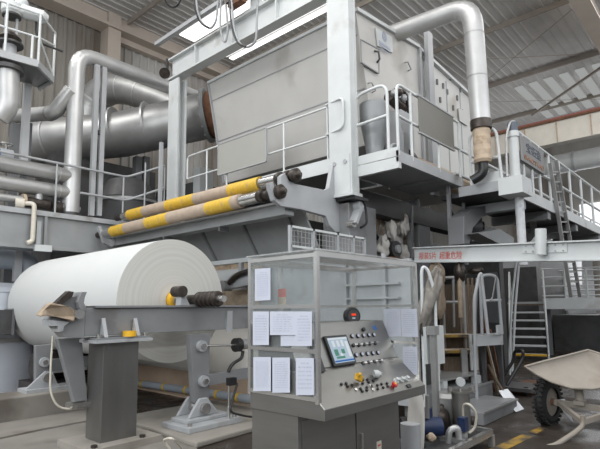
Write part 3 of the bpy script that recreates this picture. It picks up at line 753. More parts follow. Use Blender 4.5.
# web leaving under the roll, pipe with orange clips
def web(u, v):
    y = 9.6 - 4.2 * u
    z = 0.50 + 0.75 * v
    x = 5.40 + 0.5 * (v ** 2) + 0.04 * math.sin(u * 9) * (1 - v)
    return V((x, y, z))
tag(MB().grid(web, 24, 10).build('paper_web', 'felt', solid=0.01), 'creamy sheet of wet web sagging below the paper roll', 'paper')
a, b = pX(130, 382, 5.25), pX(256, 400, 5.25)
t = thing('clipped_pipe', 'grey pipe with orange clips in front of the clay coloured wall', 'pipe', b)
MB().cyl(a, b, 0.065).build('pipe_run', 'pipeblue', t)
for u in (143, 165, 187, 218, 239):
    k = (u - 130) / 126; k = k * 1.0
    q = a + (b - a) * ((pX(u, 390, 5.25).y - a.y) / (b.y - a.y)); e = (b - a).normalized()
    MB().cyl(q - e * 0.03, q + e * 0.025, 0.073).build('clip', 'yellow', t)
tag(MB().blob(pX(236, 352, 5.9), (0.1, 0.25, 0.13), 0.3, 3).build('pulp_lump', 'tan'), 'brown lump of pulp hanging beside the air cylinder', 'pulp')

# ================================================================ CONTROL CONSOLE
def pP(u, v, p0, n):
    d = ray(u, v); return EYE + d * ((V(p0) - EYE).dot(n) / d.dot(n))
X0, X1, Y0, Y1, ZT, ZDk = 2.72, 4.15, 2.23, 2.99, 2.0, 0.90
pb, pt = pX(398, 357, X1 - 0.02), pX(383, 320, X1 - 0.02)
con = thing('control_console', 'stainless control console with a glazed enclosure on top and sheets taped to its panes', 'control desk', (3.4, 2.6, 0))
MB().bb((X0 + 0.02, 2.5, 0.08), (X1 - 0.02, Y1, 0.82)).build('base_cabinet', 'steel', con, bevel=0.004)
MB().bb((X0 + 0.06, 2.54, 0.0), (X1 - 0.06, Y1 - 0.04, 0.08)).build('plinth', 'dgrey', con)
dk = MB()
prof = [(Y0, ZDk), (pb.y, pb.z), (Y1, pb.z), (Y1, 0.82), (Y0, 0.82)]
dk.prism([(X0, y, z) for y, z in prof], (X1 - X0, 0, 0)).build('desk_top', 'steel', con, bevel=0.004)
prof = [(pb.y, pb.z + 0.002), (pt.y, pt.z), (Y1 - 0.06, pt.z), (Y1 - 0.06, pb.z + 0.002)]
MB().prism([(X0 + 0.03, y, z) for y, z in prof], (X1 - X0 - 0.06, 0, 0)).build('instrument_panel', 'steel', con, bevel=0.004)
pn = V((0, -(pt.z - pb.z), (pt.y - pb.y))).normalized(); pu = V((0, pt.y - pb.y, pt.z - pb.z)).normalized()
dn = V((0, -(pb.z - ZDk), pb.y - Y0)).normalized(); du = V((0, pb.y - Y0, pb.z - ZDk)).normalized()
XA = V((1, 0, 0)); PA = (XA, pu, pn); DA = (XA, du, dn)
dp0 = V((0, Y0, ZDk))
# touch screen
sc_ = [pP(u, v, pb, pn) for u, v in ((324.5, 337), (346.8, 335), (352.5, 364.5), (330, 368))]
mid = (sc_[0] + sc_[1] + sc_[2] + sc_[3]) / 4
w = ((sc_[1] - sc_[0]).length + (sc_[2] - sc_[3]).length) / 2; h = ((sc_[3] - sc_[0]).length + (sc_[2] - sc_[1]).length) / 2
mid = V((mid.x, mid.y, mid.z))
bz = MB().box(mid + pn * 0.012, (w, h * 0.96, 0.024), PA).build('touch_screen', 'black', con, bevel=0.004)
sc2 = mid + pn * 0.026
MB().box(sc2, (w * 0.84, h * 0.80, 0.004), PA).build('display', 'screen', bz)
for (cx_, cy_, ww, hh, mm) in [(0, -0.35, 0.84, 0.05, 'screenb'), (0, 0.36, 0.84, 0.05, 'screenw'), (-0.24, -0.08, 0.16, 0.2, 'screeng'), (0.06, -0.06, 0.14, 0.14, 'screeng'), (-0.12, -0.24, 0.36, 0.07, 'screeng'), (-0.04, -0.16, 0.09, 0.09, 'screenw'),
                               (-0.25, 0.2, 0.1, 0.2, 'screenw'), (-0.05, 0.2, 0.1, 0.2, 'screenw'), (0.14, 0.2, 0.1, 0.2, 'screenw'), (0.32, 0.0, 0.12, 0.5, 'screenw')]:
    MB().box(sc2 + XA * (cx_ * w) + pu * (cy_ * h) + pn * 0.003, (ww * w, hh * h, 0.002), PA).build('screen_field', mm, bz)
MB().box(pP(319.5, 356, pb, pn) + pn * 0.012 - XA * 0.05, (0.06, 0.26, 0.03), PA).build('meter_frame', 'black', con)
Z2 = lambda x, y: (315 + x / 7.5, 315 + y / 7.5)
for x, y in [(275, 160), (318, 158), (360, 155), (400, 152), (437, 150), (305, 302), (348, 296), (390, 292), (430, 288), (468, 284)]:
    q = pP(*Z2(x, y), pb, pn)
    lb = MB().cyl(q, q + pn * 0.012, 0.02, n=18).build('lamp_bezel', 'black', con); MB().cyl(q + pn * 0.012, q + pn * 0.016, 0.015, n=16).build('lens', 'sheet', lb)
for x, y in [(285, 230), (325, 228), (368, 223), (408, 217), (448, 213), (355, 365), (397, 358), (440, 352), (480, 347)]:
    q = pP(*Z2(x, y), pb, pn)
    lb = MB().cyl(q, q + pn * 0.012, 0.017, n=16).build('selector_switch', 'black', con); MB().box(q + pn * 0.022 + XA * 0.01, (0.04, 0.012, 0.02), PA).build('lever', 'chrome', lb)
q = pP(*Z2(358, 112), pb, pn); MB().cyl(q, q + pn * 0.02, 0.018, n=14).build('push_button', 'black', con)
q = pP(*Z2(447, 97), pb, pn); MB().box(q + pn * 0.002, (0.05, 0.04, 0.003), PA).build('blue_badge', 'bluevalve', con)
Z3 = lambda x, y: (320 + x / 6, 365 + y / 6)
for x, y in [(127, 118), (155, 113), (163, 130), (190, 125), (255, 92), (283, 90), (255, 112), (290, 105), (317, 97), (242, 145), (280, 137), (307, 130), (343, 124), (368, 117), (400, 113), (252, 160), (280, 153), (345, 145), (378, 138), (405, 130)]:
    q = pP(*Z3(x, y), dp0, dn); MB().cyl(q, q + dn * 0.012, 0.0115, n=14).build('push_button', 'black', con)
for x, y in [(213, 150), (315, 150), (302, 128)]:
    q = pP(*Z3(x, y), dp0, dn); MB().cyl(q, q + dn * 0.01, 0.0125, n=14).build('lamp_button', 'chrome', con)
q = pP(*Z3(437, 130), dp0, dn); eb_ = MB().lathe(q, q + dn * 0.04, [(0, 0.016), (0.45, 0.016), (0.5, 0.026), (0.9, 0.026), (1, 0.016)], 18).build('emergency_stop', 'red', con)
MB().cyl(q + dn * 0.04, q + dn * 0.043, 0.012, n=12).build('arrow_mark', 'yellowp', eb_)
for x, y in [(455, 97), (486, 92), (517, 86)]:
    q = pP(*Z3(x, y), dp0, dn); MB().lathe(q, q + dn * 0.035, [(0, 0.026), (0.3, 0.026), (0.35, 0.018), (1, 0.016)], 16).build('white_knob', 'white', con)
q = pP(*Z3(530, 128), dp0, dn); MB().box(q + dn * 0.006, (0.06, 0.03, 0.012), DA).build('nameplate', 'black', con)
# base doors
MB().bb((3.45, 2.492, 0.10), (X1 - 0.04, 2.5, 0.78)).build('door', 'steel', con)
hd = MB().bb((3.49, 2.47, 0.42), (3.515, 2.492, 0.56)).build('door_handle', 'chrome', con)
MB().bb((2.78, 2.492, 0.10), (3.43, 2.5, 0.78)).build('door', 'steel', con)
q = pY(379, 446, 2.49); MB().bb((q.x - 0.035, 2.487, q.z - 0.06), (q.x + 0.035, 2.492, q.z + 0.04)).build('sticker', 'offpipe', con)
MB().bb((q.x - 0.02, 2.485, q.z + 0.0), (q.x + 0.02, 2.4875, q.z + 0.015)).build('sticker_print', 'redt', con)
# enclosure
def bx(n, a, b, m='steelb'): return MB().bb(a, b).build(n, m, con)
g_ = 0.016
Yg = Y0 + 0.06
for x, y, n in ((X0 + 0.005, Yg, 0), (X0 + 0.005, Y1, 1), (X1 - 0.005, Yg, 2), (X1 - 0.005, Y1, 3)):
    bx('corner_post', (x - g_, y - g_, 0.93 if n != 3 else pb.z), (x + g_, y + g_, ZT))
for z in (ZT - 0.02, 1.61, 1.29, 1.0 - 0.04):
    bx('side_rail', (X0 - 0.01, Yg, z - 0.014), (X0 + 0.012, Y1, z + 0.014))
for z in (ZT - 0.02, 1.61, 1.27):
    bx('side_rail', (X1 - 0.01, Yg, z - 0.012), (X1 + 0.01, Y1, z + 0.012))
bx('back_rail', (X0, Y1 - 0.018, ZT - 0.05), (X1, Y1 + 0.018, ZT)); bx('front_rail', (X0, Yg - 0.014, ZT - 0.03), (X1, Yg + 0.014, ZT + 0.01))
bx('back_rail', (X0, Y1 - 0.015, 1.60), (X1, Y1 + 0.015, 1.625))
bx('back_post', (3.06, Y1 - 0.015, pt.z), (3.09, Y1 + 0.015, ZT)); bx('back_post', (3.52, Y1 - 0.01, pt.z), (3.545, Y1 + 0.01, ZT), 'lgrey')
bx('roof_bar', (X0, 2.58, ZT - 0.03), (X1, 2.62, ZT))
bx('roof_panel', (X0 - 0.02, Yg - 0.03, ZT + 0.012), (X1 + 0.02, Y1 + 0.03, ZT + 0.024), 'glassroof')
for nm, a, b in (('side_pane', (X0 - 0.004, Yg, 0.98), (X0 + 0.004, Y1, ZT)), ('side_pane', (X1 - 0.004, Yg, 0.98), (X1 + 0.004, Y1, ZT)), ('back_pane', (X0, Y1 - 0.004, 1.0), (X1, Y1 + 0.004, ZT))):
    bx(nm, a, b, 'glass')
# gauge on the panel top
q = pY(352.5, 316, 2.70)
e = V((-0.45, -0.89, 0.05)).normalized()
gg = MB().lathe(q + e * -0.06, q + e * 0.02, [(0, 0.05), (0.2, 0.075), (0.8, 0.08), (1, 0.07)], 28).build('round_gauge', 'black', con)
MB().cyl(q + e * 0.0205, q + e * 0.023, 0.058, n=24).build('dial', 'dgrey', gg)
ex = V((0.89, -0.45, 0)).normalized()
MB().box(q + e * 0.025 + V((0, 0, 0.012)), (0.045, 0.002, 0.018), (ex, e, ex.cross(e))).build('red_readout', 'redlamp', gg)
MB().box(q + e * 0.025 - V((0, 0, 0.02)), (0.03, 0.002, 0.014), (ex, e, ex.cross(e))).build('white_readout', 'sheet', gg)
MB().cyl((q.x + 0.01, q.y + 0.02, pt.z), (q.x + 0.01, q.y + 0.02, q.z - 0.06), 0.02).build('gauge_stem', 'black', gg)
# loose things on the desk
q = pP(355.5, 382, dp0, dn)
t = thing('yellow_tag', 'bright yellow plastic tag block lying on the console desk among the buttons', 'tag', q + dn * 0.023)
MB().box(q + dn * 0.048, (0.10, 0.03, 0.05), (V((0.92, 0.2, -0.33)).normalized(), V((-0.2, 0.98, 0)), V((0.33, 0, 0.92)))).build('plate', 'yellowp', t, bevel=0.004)
MB().box(q + dn * 0.085 - XA * 0.03, (0.03, 0.02, 0.03), DA).build('tab', 'yellowp', t)
q = pP(376, 378, dp0, dn)
t = thing('tape_roll', 'white roll of tape on the console desk below the switch rows', 'tape', q)
MB().lathe(q + V((-0.03, 0.0, 0.036)), q + V((0.0, -0.025, 0.036)), [(0, 0.014), (0, 0.032), (1, 0.032), (1, 0.014), (0, 0.014)], 22, False).build('roll', 'white', t)
MB().blob(q + V((0.035, 0, 0.028)), (0.04, 0.03, 0.022), 0.3, 2).build('crumpled_end', 'white', t)

# sheets of paper
def sheet(label, c4, plane, val, off, lines, group, heading=True, mt='sheet'):
    f = pX if plane == 'x' else pY
    a, b, c, d = [f(u, v, val) for u, v in c4]
    nrm = V((off, 0, 0)) if plane == 'x' else V((0, off, 0))
    t = thing('paper_sheet', label, 'paper', (c + d) / 2, group)
    MB().prism([a + nrm, b + nrm, c + nrm, d + nrm], nrm * 0.15).build('page', mt, t)
    pr = MB(); rnd = random.Random(len(label) + int(c4[0][0]))
    for k in range(lines):
        s0 = 0.12 + 0.78 * k / lines
        l = a + (d - a) * s0; r = b + (c - b) * s0
        x = 0.14
        if heading and k == 0: x = 0.3
        while x < (0.68 if heading and k == 0 else 0.84):
            x2 = x + rnd.uniform(0.04, 0.14)
            p, q = l + (r - l) * x, l + (r - l) * min(x2, 0.88)
            dv = (d - a) * (0.3 / max(lines, 8))
            pr.prism([p + nrm * 1.3, q + nrm * 1.3, q + dv + nrm * 1.3, p + dv + nrm * 1.3], nrm * 0.05)
            x = x2 + rnd.uniform(0.02, 0.07)
    pr.build('print', 'ink', t)
    return t
GL = 'sheets taped to the left console pane'
R4 = lambda x0, y0, x1, y1, s=0: ((x0, y0), (x1, y0 - s), (x1, y1 - s), (x0, y1))
sheet('lone sheet in the top row of the left console pane', R4(255.5, 269, 271, 301, 1), 'x', X0 - 0.02, -0.006, 12, GL)
sheet('left sheet of the middle row on the left console pane', R4(253.5, 311.5, 269.5, 345), 'x', X0 - 0.02, -0.006, 10, GL)
sheet('small sheet peeping out low in the middle row on the left console pane', R4(281, 333, 297, 346), 'x', X0 - 0.012, -0.003, 2, GL, False)
sheet('wide sheet second in the middle row on the left console pane', R4(270.5, 311.5, 296, 335), 'x', X0 - 0.02, -0.006, 8, GL)
sheet('right sheet of the middle row on the left console pane', R4(296, 311.5, 312.5, 346), 'x', X0 - 0.026, -0.006, 9, GL)
sheet('bluish printed sheet at the left of the bottom row on the left console pane', R4(254, 357, 271.5, 391), 'x', X0 - 0.02, -0.006, 22, GL, False)
sheet('middle sheet of the bottom row on the left console pane', R4(273, 357.5, 290.5, 392.5), 'x', X0 - 0.02, -0.006, 12, GL)
sheet('blank looking sheet at the right of the bottom row on the left console pane', R4(296.5, 358, 314.5, 395), 'x', X0 - 0.02, -0.006, 7, GL)
GRr = 'sheets on the right end pane of the console'
sheet('left page of the pair on the right end pane of the console', ((384, 309), (400.5, 309), (401.5, 336.5), (385.5, 336.5)), 'x', X1 - 0.02, -0.004, 12, GRr)
sheet('right page of the pair on the right end pane of the console', ((401, 309), (417, 309), (418.3, 337), (402, 336.5)), 'x', X1 - 0.021, -0.004, 11, GRr)
sheet('single sheet below the pair on the right end pane of the console', ((403, 346.5), (417.5, 346.5), (418, 375), (404, 374)), 'x', X1 - 0.02, -0.004, 9, GRr)
a = pX(278, 289, X0 + 0.1); b = pX(285.5, 297, X0 + 0.1)
t = thing('red_card', 'small dull red card seen through the top left console pane', 'card', b)
MB().bb((X0 + 0.1, b.y, b.z), (X0 + 0.105, a.y, a.z)).build('card', 'redt', t); MB().bb((X0 + 0.1, b.y, b.z - 0.06), (X0 + 0.105, a.y, b.z)).build('tan_edge', 'tan', t)
MB().bb((X0 + 0.098, b.y, 1.632), (X0 + 0.11, a.y, b.z - 0.06)).build('card_foot', 'tan', t)

# ================================================================ PORTAL FRAME
t = thing('portal_frame', 'tall white portal frame of two columns joined by a high crossbeam', 'steel frame', (6.5, 5, 3.4))
ca = MB(); ya, yb_ = 4.60, 5.06
ca.bb((6.40, ya, 3.45), (6.44, yb_, 9.5)); ca.bb((6.56, ya, 3.45), (6.60, yb_, 9.5)); ca.bb((6.44, ya + 0.01, 3.45), (6.56, ya + 0.04, 9.5)); ca.bb((6.44, yb_ - 0.04, 3.45), (6.56, yb_ - 0.01, 9.5))
col = ca.build('column', 'white', t)
MB().bb((6.36, ya - 0.03, 3.40), (6.64, yb_ + 0.03, 3.45)).build('column_foot', 'white', t)
MB().bb((6.385, ya + 0.03, 3.45), (6.40, yb_ - 0.03, 4.10)).build('splice_plate', 'white', t)
for y in (ya + 0.12, yb_ - 0.12): MB().cyl((6.37, y, 3.98), (6.40, y, 3.98), 0.04, n=6).build('bolt', 'lgrey', t)
cb = MB(); cb.bb((6.40, 9.55, 3.6), (6.44, 9.95, 7.05)); cb.bb((6.60, 9.55, 3.6), (6.64, 9.95, 7.05)); cb.bb((6.44, 9.73, 3.6), (6.60, 9.77, 7.05))
cb.build('column', 'white', t)
bm_ = MB(); bm_.bb((6.38, yb_, 7.10), (6.62, 9.97, 7.14)); bm_.bb((6.38, yb_, 7.60), (6.62, 9.97, 7.64)); bm_.bb((6.48, yb_, 7.14), (6.52, 9.93, 7.60))
bm_.build('crossbeam', 'white', t)
for y in (8.9, 7.6, 6.3): MB().bb((6.39, y, 7.14), (6.48, y + 0.03, 7.60)).build('stiffener', 'white', t)
q = pX(166, 72, 6.4)
l = thing('floodlight', 'small dark lamp fixed at the left end of the high white crossbeam', 'lamp', (6.4, q.y, q.z - 0.1))
MB().lathe(q + V((0, 0.08, 0.02)), q + V((-0.1, -0.1, -0.1)), [(0, 0.05), (0.3, 0.09), (1, 0.13)], 18).build('lamp_head', 'greasy', l); MB().bb((6.4, q.y - 0.02, q.z), (6.46, q.y + 0.02, q.z + 0.35)).build('bracket', 'dgrey', l)

# hanging cable loops and hoist
cb_l = ['left cable loop hanging above the crossbeam', 'long black and grey cable loop hanging left of the hoist', 'narrow cable loop just right of the hoist', 'wide cable loop hanging lowest over the crossbeam']
for n, pts in enumerate([[(163, -6), (166, 3), (172, 8), (178, 6), (183, -6)], [(196, -6), (197, 12), (203, 25), (211, 29), (216, 22), (219, -6)], [(221, -6), (220, 28), (223, 41), (226, 42), (228, 30), (225, -6)], [(231, -6), (234, 30), (240, 45), (248, 48), (256, 42), (258, -6)]]):
    pq = [pX(u, v, 6.1) for u, v in pts]
    tag(MB().tube(fillet(pq, 0.3, 6), 0.022, 8).build('festoon_cable', 'black' if n in (0,) else 'cable'), cb_l[n], 'cable', 'cable loops at the top')
    if n in (1, 3): tag(MB().tube(fillet([p + V((-0.03, 0.04, 0.03)) for p in pq[:4]], 0.3, 6), 0.018, 8).build('festoon_cable', 'black'), 'black cable running beside ' + ('the long loop left of the hoist' if n == 1 else 'the wide lowest loop'), 'cable', 'cable loops at the top')
h = thing('cable_trolley', 'small brown cable trolley at the top edge above the crossbeam', 'trolley', pX(237, 10, 6.2))
q = pX(237, 6, 6.2); MB().bb((6.12, q.y - 0.2, q.z + 0.02), (6.28, q.y + 0.2, q.z + 0.12)).build('carriage', 'rust', h)
for s in (-0.18, 0.18): MB().cyl((6.08, q.y + s, q.z + 0.18), (6.32, q.y + s, q.z + 0.18), 0.09).build('wheel', 'greasy', h)
MB().bb((6.15, q.y - 2, q.z + 0.27), (6.25, q.y + 3, q.z + 0.36)).build('track', 'lgrey', h)
h = thing('white_hanger', 'white hanger plate above the crossbeam at the top edge', 'bracket', pX(256, 8, 6.5))
q = pX(257, 8, 6.5); MB().bb((6.45, q.y - 0.15, 7.70), (6.5, q.y + 0.15, 8.4)).build('plate', 'white', h); MB().bb((6.4, q.y - 0.3, 7.641), (6.6, q.y + 0.3, 7.70)).build('foot', 'white', h)

# ================================================================ DRYER HOOD
t = thing('dryer_hood', 'big grey sheet metal dryer hood rising behind the white portal column', 'hood', (9, 7, 4.6))
zt = 6.95
MB().prism([(7.0, 4.86, zt), (7.5, 4.86, 4.6), (9.3, 4.86, 4.6), (9.3, 4.86, 7.14)], (0, 4.32, 0)).build('front_section', 'hood', t, bevel=0.01)
MB().prism([(9.34, 4.88, 4.3), (12.1, 4.88, 4.3), (12.1, 4.88, 6.9), (9.34, 4.88, 7.12)], (0, 4.3, 0)).build('rear_section', 'hoodwhite', t, bevel=0.01)
MB().bb((9.28, 4.80, 4.3), (9.36, 4.88, 7.16)).build('corner_strip', 'lgrey', t)
MB().bar((6.98, 4.86, zt + 0.03), (6.98, 9.18, zt + 0.03), 0.06).build('top_edge', 'white', t); MB().bar((6.98, 4.84, zt + 0.03), (9.32, 4.84, 7.2), 0.07).build('top_edge', 'white', t); MB().bar((9.32, 4.84, 7.17), (12.12, 4.84, 6.95), 0.07).build('top_edge', 'white', t)
fx = lambda z: 7.0 + (zt - z) * 0.5 / 2.35
for z in (6.55, 5.6): MB().bar((fx(z) - 0.005, 4.9, z), (fx(z) - 0.005, 9.15, z), 0.01, 0.022).build('panel_seam', 'girder', t)
MB().bar((fx(6.95) - 0.01, 9.16, 6.95), (fx(4.62) - 0.01, 9.16, 4.62), 0.03, 0.08).build('edge_strip', 'lgrey', t)
# hatch on the end wall
hq = [pY(u, v, 4.85) for u, v in ((359, 40), (377.5, 50), (377.5, 74), (360, 63))]
ht = MB().prism(hq, (0, -0.03, 0)).build('access_hatch', 'hood', t)
for i in range(4): MB().bar(hq[i] + V((0, -0.035, 0)), hq[(i + 1) % 4] + V((0, -0.035, 0)), 0.012, 0.018).build('frame_edge', 'girder', ht)
q = pY(376, 58, 4.8); MB().tube([q + V((-0.02, 0.03, 0.14)), q + V((0, -0.06, 0.1)), q + V((0.03, -0.06, -0.03)), q + V((0.06, 0.02, -0.06))], 0.02, 6).build('handle', 'dgrey', ht)
for u, v in ((371, 88), (407, 67)):
    q = pY(u, v, 4.83); MB().tube([q + V((-0.06, 0.02, 0.08)), q + V((-0.06, -0.06, 0.06)), q + V((0.06, -0.06, -0.05)), q + V((0.06, 0.02, -0.06))], 0.014, 6).build('latch', 'girder', t)
for k in range(3):
    x = 9.9 + k * 0.75; MB().bb((x, 4.865, 4.4), (x + 0.03, 4.885, 6.9)).build('panel_joint', 'lgrey', t)
for k, (u, v) in enumerate([(437, 82), (443, 86), (447, 92), (457, 98), (450, 78), (440, 100), (462, 112), (453, 108), (460, 90), (466, 118)]):
    q = pY(u, v, 4.87); MB().box(q, (0.05, 0.05, 0.12)).build('clamp', 'beam', t)
q = [pY(u, v, 4.85) for u, v in ((458, 108), (467, 113), (467, 126), (459, 121))]
MB().prism(q, (0, -0.02, 0)).build('access_cover', 'hoodwhite', t)
# white name plate with emblem
pq = [pY(u, v, 4.845) for u, v in ((375, 28), (391.5, 37.5), (392, 53), (377, 46))]
t = thing('hood_name_plate', 'white plate with a grey emblem on the end wall of the dryer hood', 'sign', pq[3])
MB().prism(pq, (0, -0.02, 0)).build('plate', 'white', t)
c = (pq[0] + pq[1] + pq[2] + pq[3]) / 4 + V((-0.02, -0.024, 0.07))
em = MB(); 
for k in range(9):
    zz = -0.12 + k * 0.03; zz *= 0.75; hw = 0.8 * math.sqrt(max(0, 0.1 ** 2 - zz ** 2)); em.bb((c.x - hw, c.y - 0.004, c.z + zz), (c.x + hw, c.y, c.z + zz + 0.017))
em.build('emblem', 'ink', t)
for k, (hw, hh) in enumerate(((0.2, 0.05), (0.2, 0.02), (0.15, 0.02))):
    s = c + V((0, 0, -0.17 - k * 0.06)); lt = MB().bb((s.x - hw, s.y - 0.004, s.z - hh / 2), (s.x + hw, s.y, s.z + hh / 2))
    lt.build('caption_line', 'ink', t)
p0, p1 = pY(431, 119, 4.77), pY(427, 35, 4.77)
tag(MB().bb((p0.x - 0.13, 4.70, 3.93), (p0.x + 0.1, 4.79, p1.z + 0.05)).build('steel_column', 'lgrey'), 'grey square column in front of the hood beside the dark grey board', 'column')

# tall curved exhaust pipe
t = thing('exhaust_pipe', 'tall pale grey pipe coming over the hood and bending down at the platform', 'pipe', pY(488, 130, 3.3))
a = pY(481, 126, 3.3); top = pY(476, 13, 3.3); top.z = 7.08; bk = V((a.x, 7.5, top.z))
MB().tube([a, (a.x - 0.12, 3.3, top.z), bk - V((0.12, 0, -0.25))], 0.175, 22, 0.4).build('pipe_run', 'alu', t)
MB().cyl(a - V((0, 0, 0.06)), a + V((0, 0, 0.1)), 0.185).build('collar', 'greasy', t)
for z, dx in ((5.7, 0.05), (6.5, 0.09)): MB().cyl((a.x - dx, 3.3, z), (a.x - dx, 3.3, z + 0.02), 0.179).build('seam', 'alud', t)
q = a - V((0, 0, 0.06))
MB().lathe(q - V((0, 0, 0.62)), q, [(0, 0.13), (0.08, 0.158), (0.2, 0.148), (0.35, 0.155), (0.5, 0.146), (0.65, 0.154), (0.8, 0.147), (0.92, 0.16), (1, 0.14)], 22).build('wrapped_section', 'tan', t)
q2 = q - V((0, 0, 0.62)); MB().tube([q2 + V((0, 0, 0.02)), q2 - V((0, 0, 0.2)), q2 + V((-0.05, 0.2, -0.3))], 0.085, 16, 0.15).build('bottom_elbow', 'black', t)

# ================================================================ REAR WALKWAY WITH RAILING
t = thing('walkway', 'raised walkway with a white kick plate between the portal columns', 'walkway', (6.8, 7.5, 3.9))
MB().bb((6.86, 5.1, 3.92), (7.9, 10.2, 4.0)).build('deck', 'beam', t)
MB().bb((6.46, 5.08, 3.88), (6.86, 9.3, 4.0)).build('deck_edge', 'beam', t)
MB().bb((6.44, 5.08, 3.88), (6.46, 9.3, 4.12)).build('kick_plate', 'white', t)
R = lambda a, b: [a, b]
railing('white railing along the rear walkway between the two portal columns',
        [[(6.48, y, 4.0), (6.48, y, 5.06)] for y in (8.53, 7.85, 6.2, 5.15)],
        [[(6.48, 9.25, 4.54), (6.48, 9.25, 5.06), (6.48, 5.15, 5.06)], [(6.48, 9.25, 4.54), (6.48, 5.15, 4.54)], [(6.44, 5.15, 5.08), (6.36, 4.72, 5.08), (6.36, 4.72, 4.55), (6.44, 5.15, 4.55)]], 0.02, 0.02)
q = [pX(u, v, 6.43) for u, v in ((219, 145), (266, 128.5), (267, 161), (219.5, 175.5))]
ym, yM = (q[1].y + q[2].y) / 2, (q[0].y + q[3].y) / 2; z0, z1 = q[2].z, q[1].z
t = thing('railing_board', 'blank pale grey board hung on the rear walkway railing', 'board', (6.43, (ym + yM) / 2, z0))
MB().bb((6.41, ym, z0), (6.43, yM, z1)).build('board', 'blank', t)
for a, b in (((6.4, ym, z0 - 0.02), (6.44, yM, z0)), ((6.4, ym, z1), (6.44, yM, z1 + 0.02)), ((6.4, ym - 0.02, z0), (6.44, ym, z1)), ((6.4, yM, z0), (6.44, yM + 0.02, z1))): MB().bb(a, b).build('board_edge', 'lgrey', t)

# ================================================================ CORE TUBES AND RACK
def core(label, near, far, x, bands, s0, s1):
    a, b = pX(*near, x), pX(*far, x); d = (b - a)
    L = d.length; e = d / L
    t = thing('core_tube', label, 'core tube', b - V((0, 0, 0.12)), 'core tubes on the rack')
    MB().cyl(a, b, 0.112, n=28).build('tube', 'kraft', t)
    for k0, k1 in bands: MB().cyl(a + d * k0, a + d * k1, 0.1145, n=28).build('yellow_band', 'yellow', t)
    sa, sb = pX(*s0, x), pX(*s1, x)
    e2 = -e
    l = (sa - a).length
    MB().cyl(a, a + e2 * (l * 0.42), 0.088, n=22).build('shaft_sleeve', 'chrome', t)
    r_ = MB(); r_.lathe(a + e2 * l * 0.42, a + e2 * l, [(0, 0.09), (0.12, 0.105), (0.2, 0.105), (0.22, 0.065), (0.4, 0.065), (0.42, 0.1), (0.55, 0.1), (0.57, 0.07), (0.68, 0.07), (0.7, 0.105), (0.85, 0.105), (0.88, 0.06), (0.96, 0.05), (1, 0.03)], 22)
    r_.build('coupling', 'greasy', t)
    l2 = (sb - b).length
    MB().cyl(b, b + e * l2 * 0.5, 0.085, n=22).build('shaft_sleeve', 'chrome', t); MB().cyl(b + e * l2 * 0.5, b + e * l2, 0.07).build('shaft_end', 'greasy', t)
core('upper rear one of the two yellow banded core tubes on the rack', (261, 183.5), (130, 215), 5.35, [(0, 0.18), (0.42, 0.64), (0.85, 1)], (301, 171), (117, 218))
core('lower front one of the two yellow banded core tubes on the rack', (241, 201), (113, 231.5), 5.05, [(0.04, 0.2), (0.48, 0.66), (0.86, 1)], (286, 190), (97, 236))
t = thing('tube_rack', 'grey rack beam with hooked end plates carrying the two core tubes', 'rack', (5.3, 7.8, 2.9))
a, b = pX(322, 199, 5.40), pX(100, 247, 5.40)
a = V((5.40, 4.72, 3.14)); b = V((5.40, 10.35, 3.03))
MB().bb((5.30, 5.06, 3.0), (5.50, 10.4, 3.16)).build('beam', 'girder', t); MB().bb((5.22, 5.06, 3.16), (5.56, 10.4, 3.19)).build('beam_flange', 'lgrey', t)
pp = [(269, 183), (273, 182), (276, 192), (280, 197), (285, 197), (287, 191), (281, 187), (281, 176), (285, 173), (289, 181), (296, 184), (325, 190), (329, 188), (333, 165), (336, 165), (337, 199), (352, 203), (356, 206), (352, 232), (336, 232), (330, 226), (326, 216), (300, 209), (281, 206), (274, 200)]
MB().prism([pY(u, v, 4.95) for u, v in pp], (0, 0.08, 0)).build('near_end_plate', 'lgrey', t, bevel=0.006)
pp = [(98, 226), (101, 226), (103, 233), (107, 238), (112, 240), (116, 231), (118, 226), (121, 226), (121, 240), (112, 247), (104, 243)]
MB().prism([pY(u, v, 10.2) for u, v in pp], (0, 0.08, 0)).build('far_end_plate', 'lgrey', t)
for y in (6.6, 8.3): MB().prism([(5.3, y, 2.92), (5.5, y, 2.92), (5.5, y, 3.0), (5.3, y, 3.0)], (0, 0.04, 0)).build('gusset', 'beam', t)

# sloping apron under the rack
t = thing('sloping_apron', 'sloping grey sheet apron below the tube rack, above the roll', 'panel', (6.2, 7, 2.48))
MB().prism([(5.80, 5.16, 3.16), (6.22, 5.16, 2.54), (6.26, 5.16, 2.54), (5.84, 5.16, 3.18)], (0, 5.0, 0)).build('sheet', 'girder', t)
MB().bb((5.56, 5.16, 3.14), (5.84, 10.1, 3.18)).build('top_lip', 'girder', t)
MB().bb((6.16, 5.16, 2.46), (6.32, 10.1, 2.54)).build('lower_flange', 'white', t)
for y in (5.5, 6.6, 7.8, 9.0): MB().bar((5.77, y, 3.16), (6.19, y, 2.55), 0.05, 0.05).build('rib', 'grey', t)

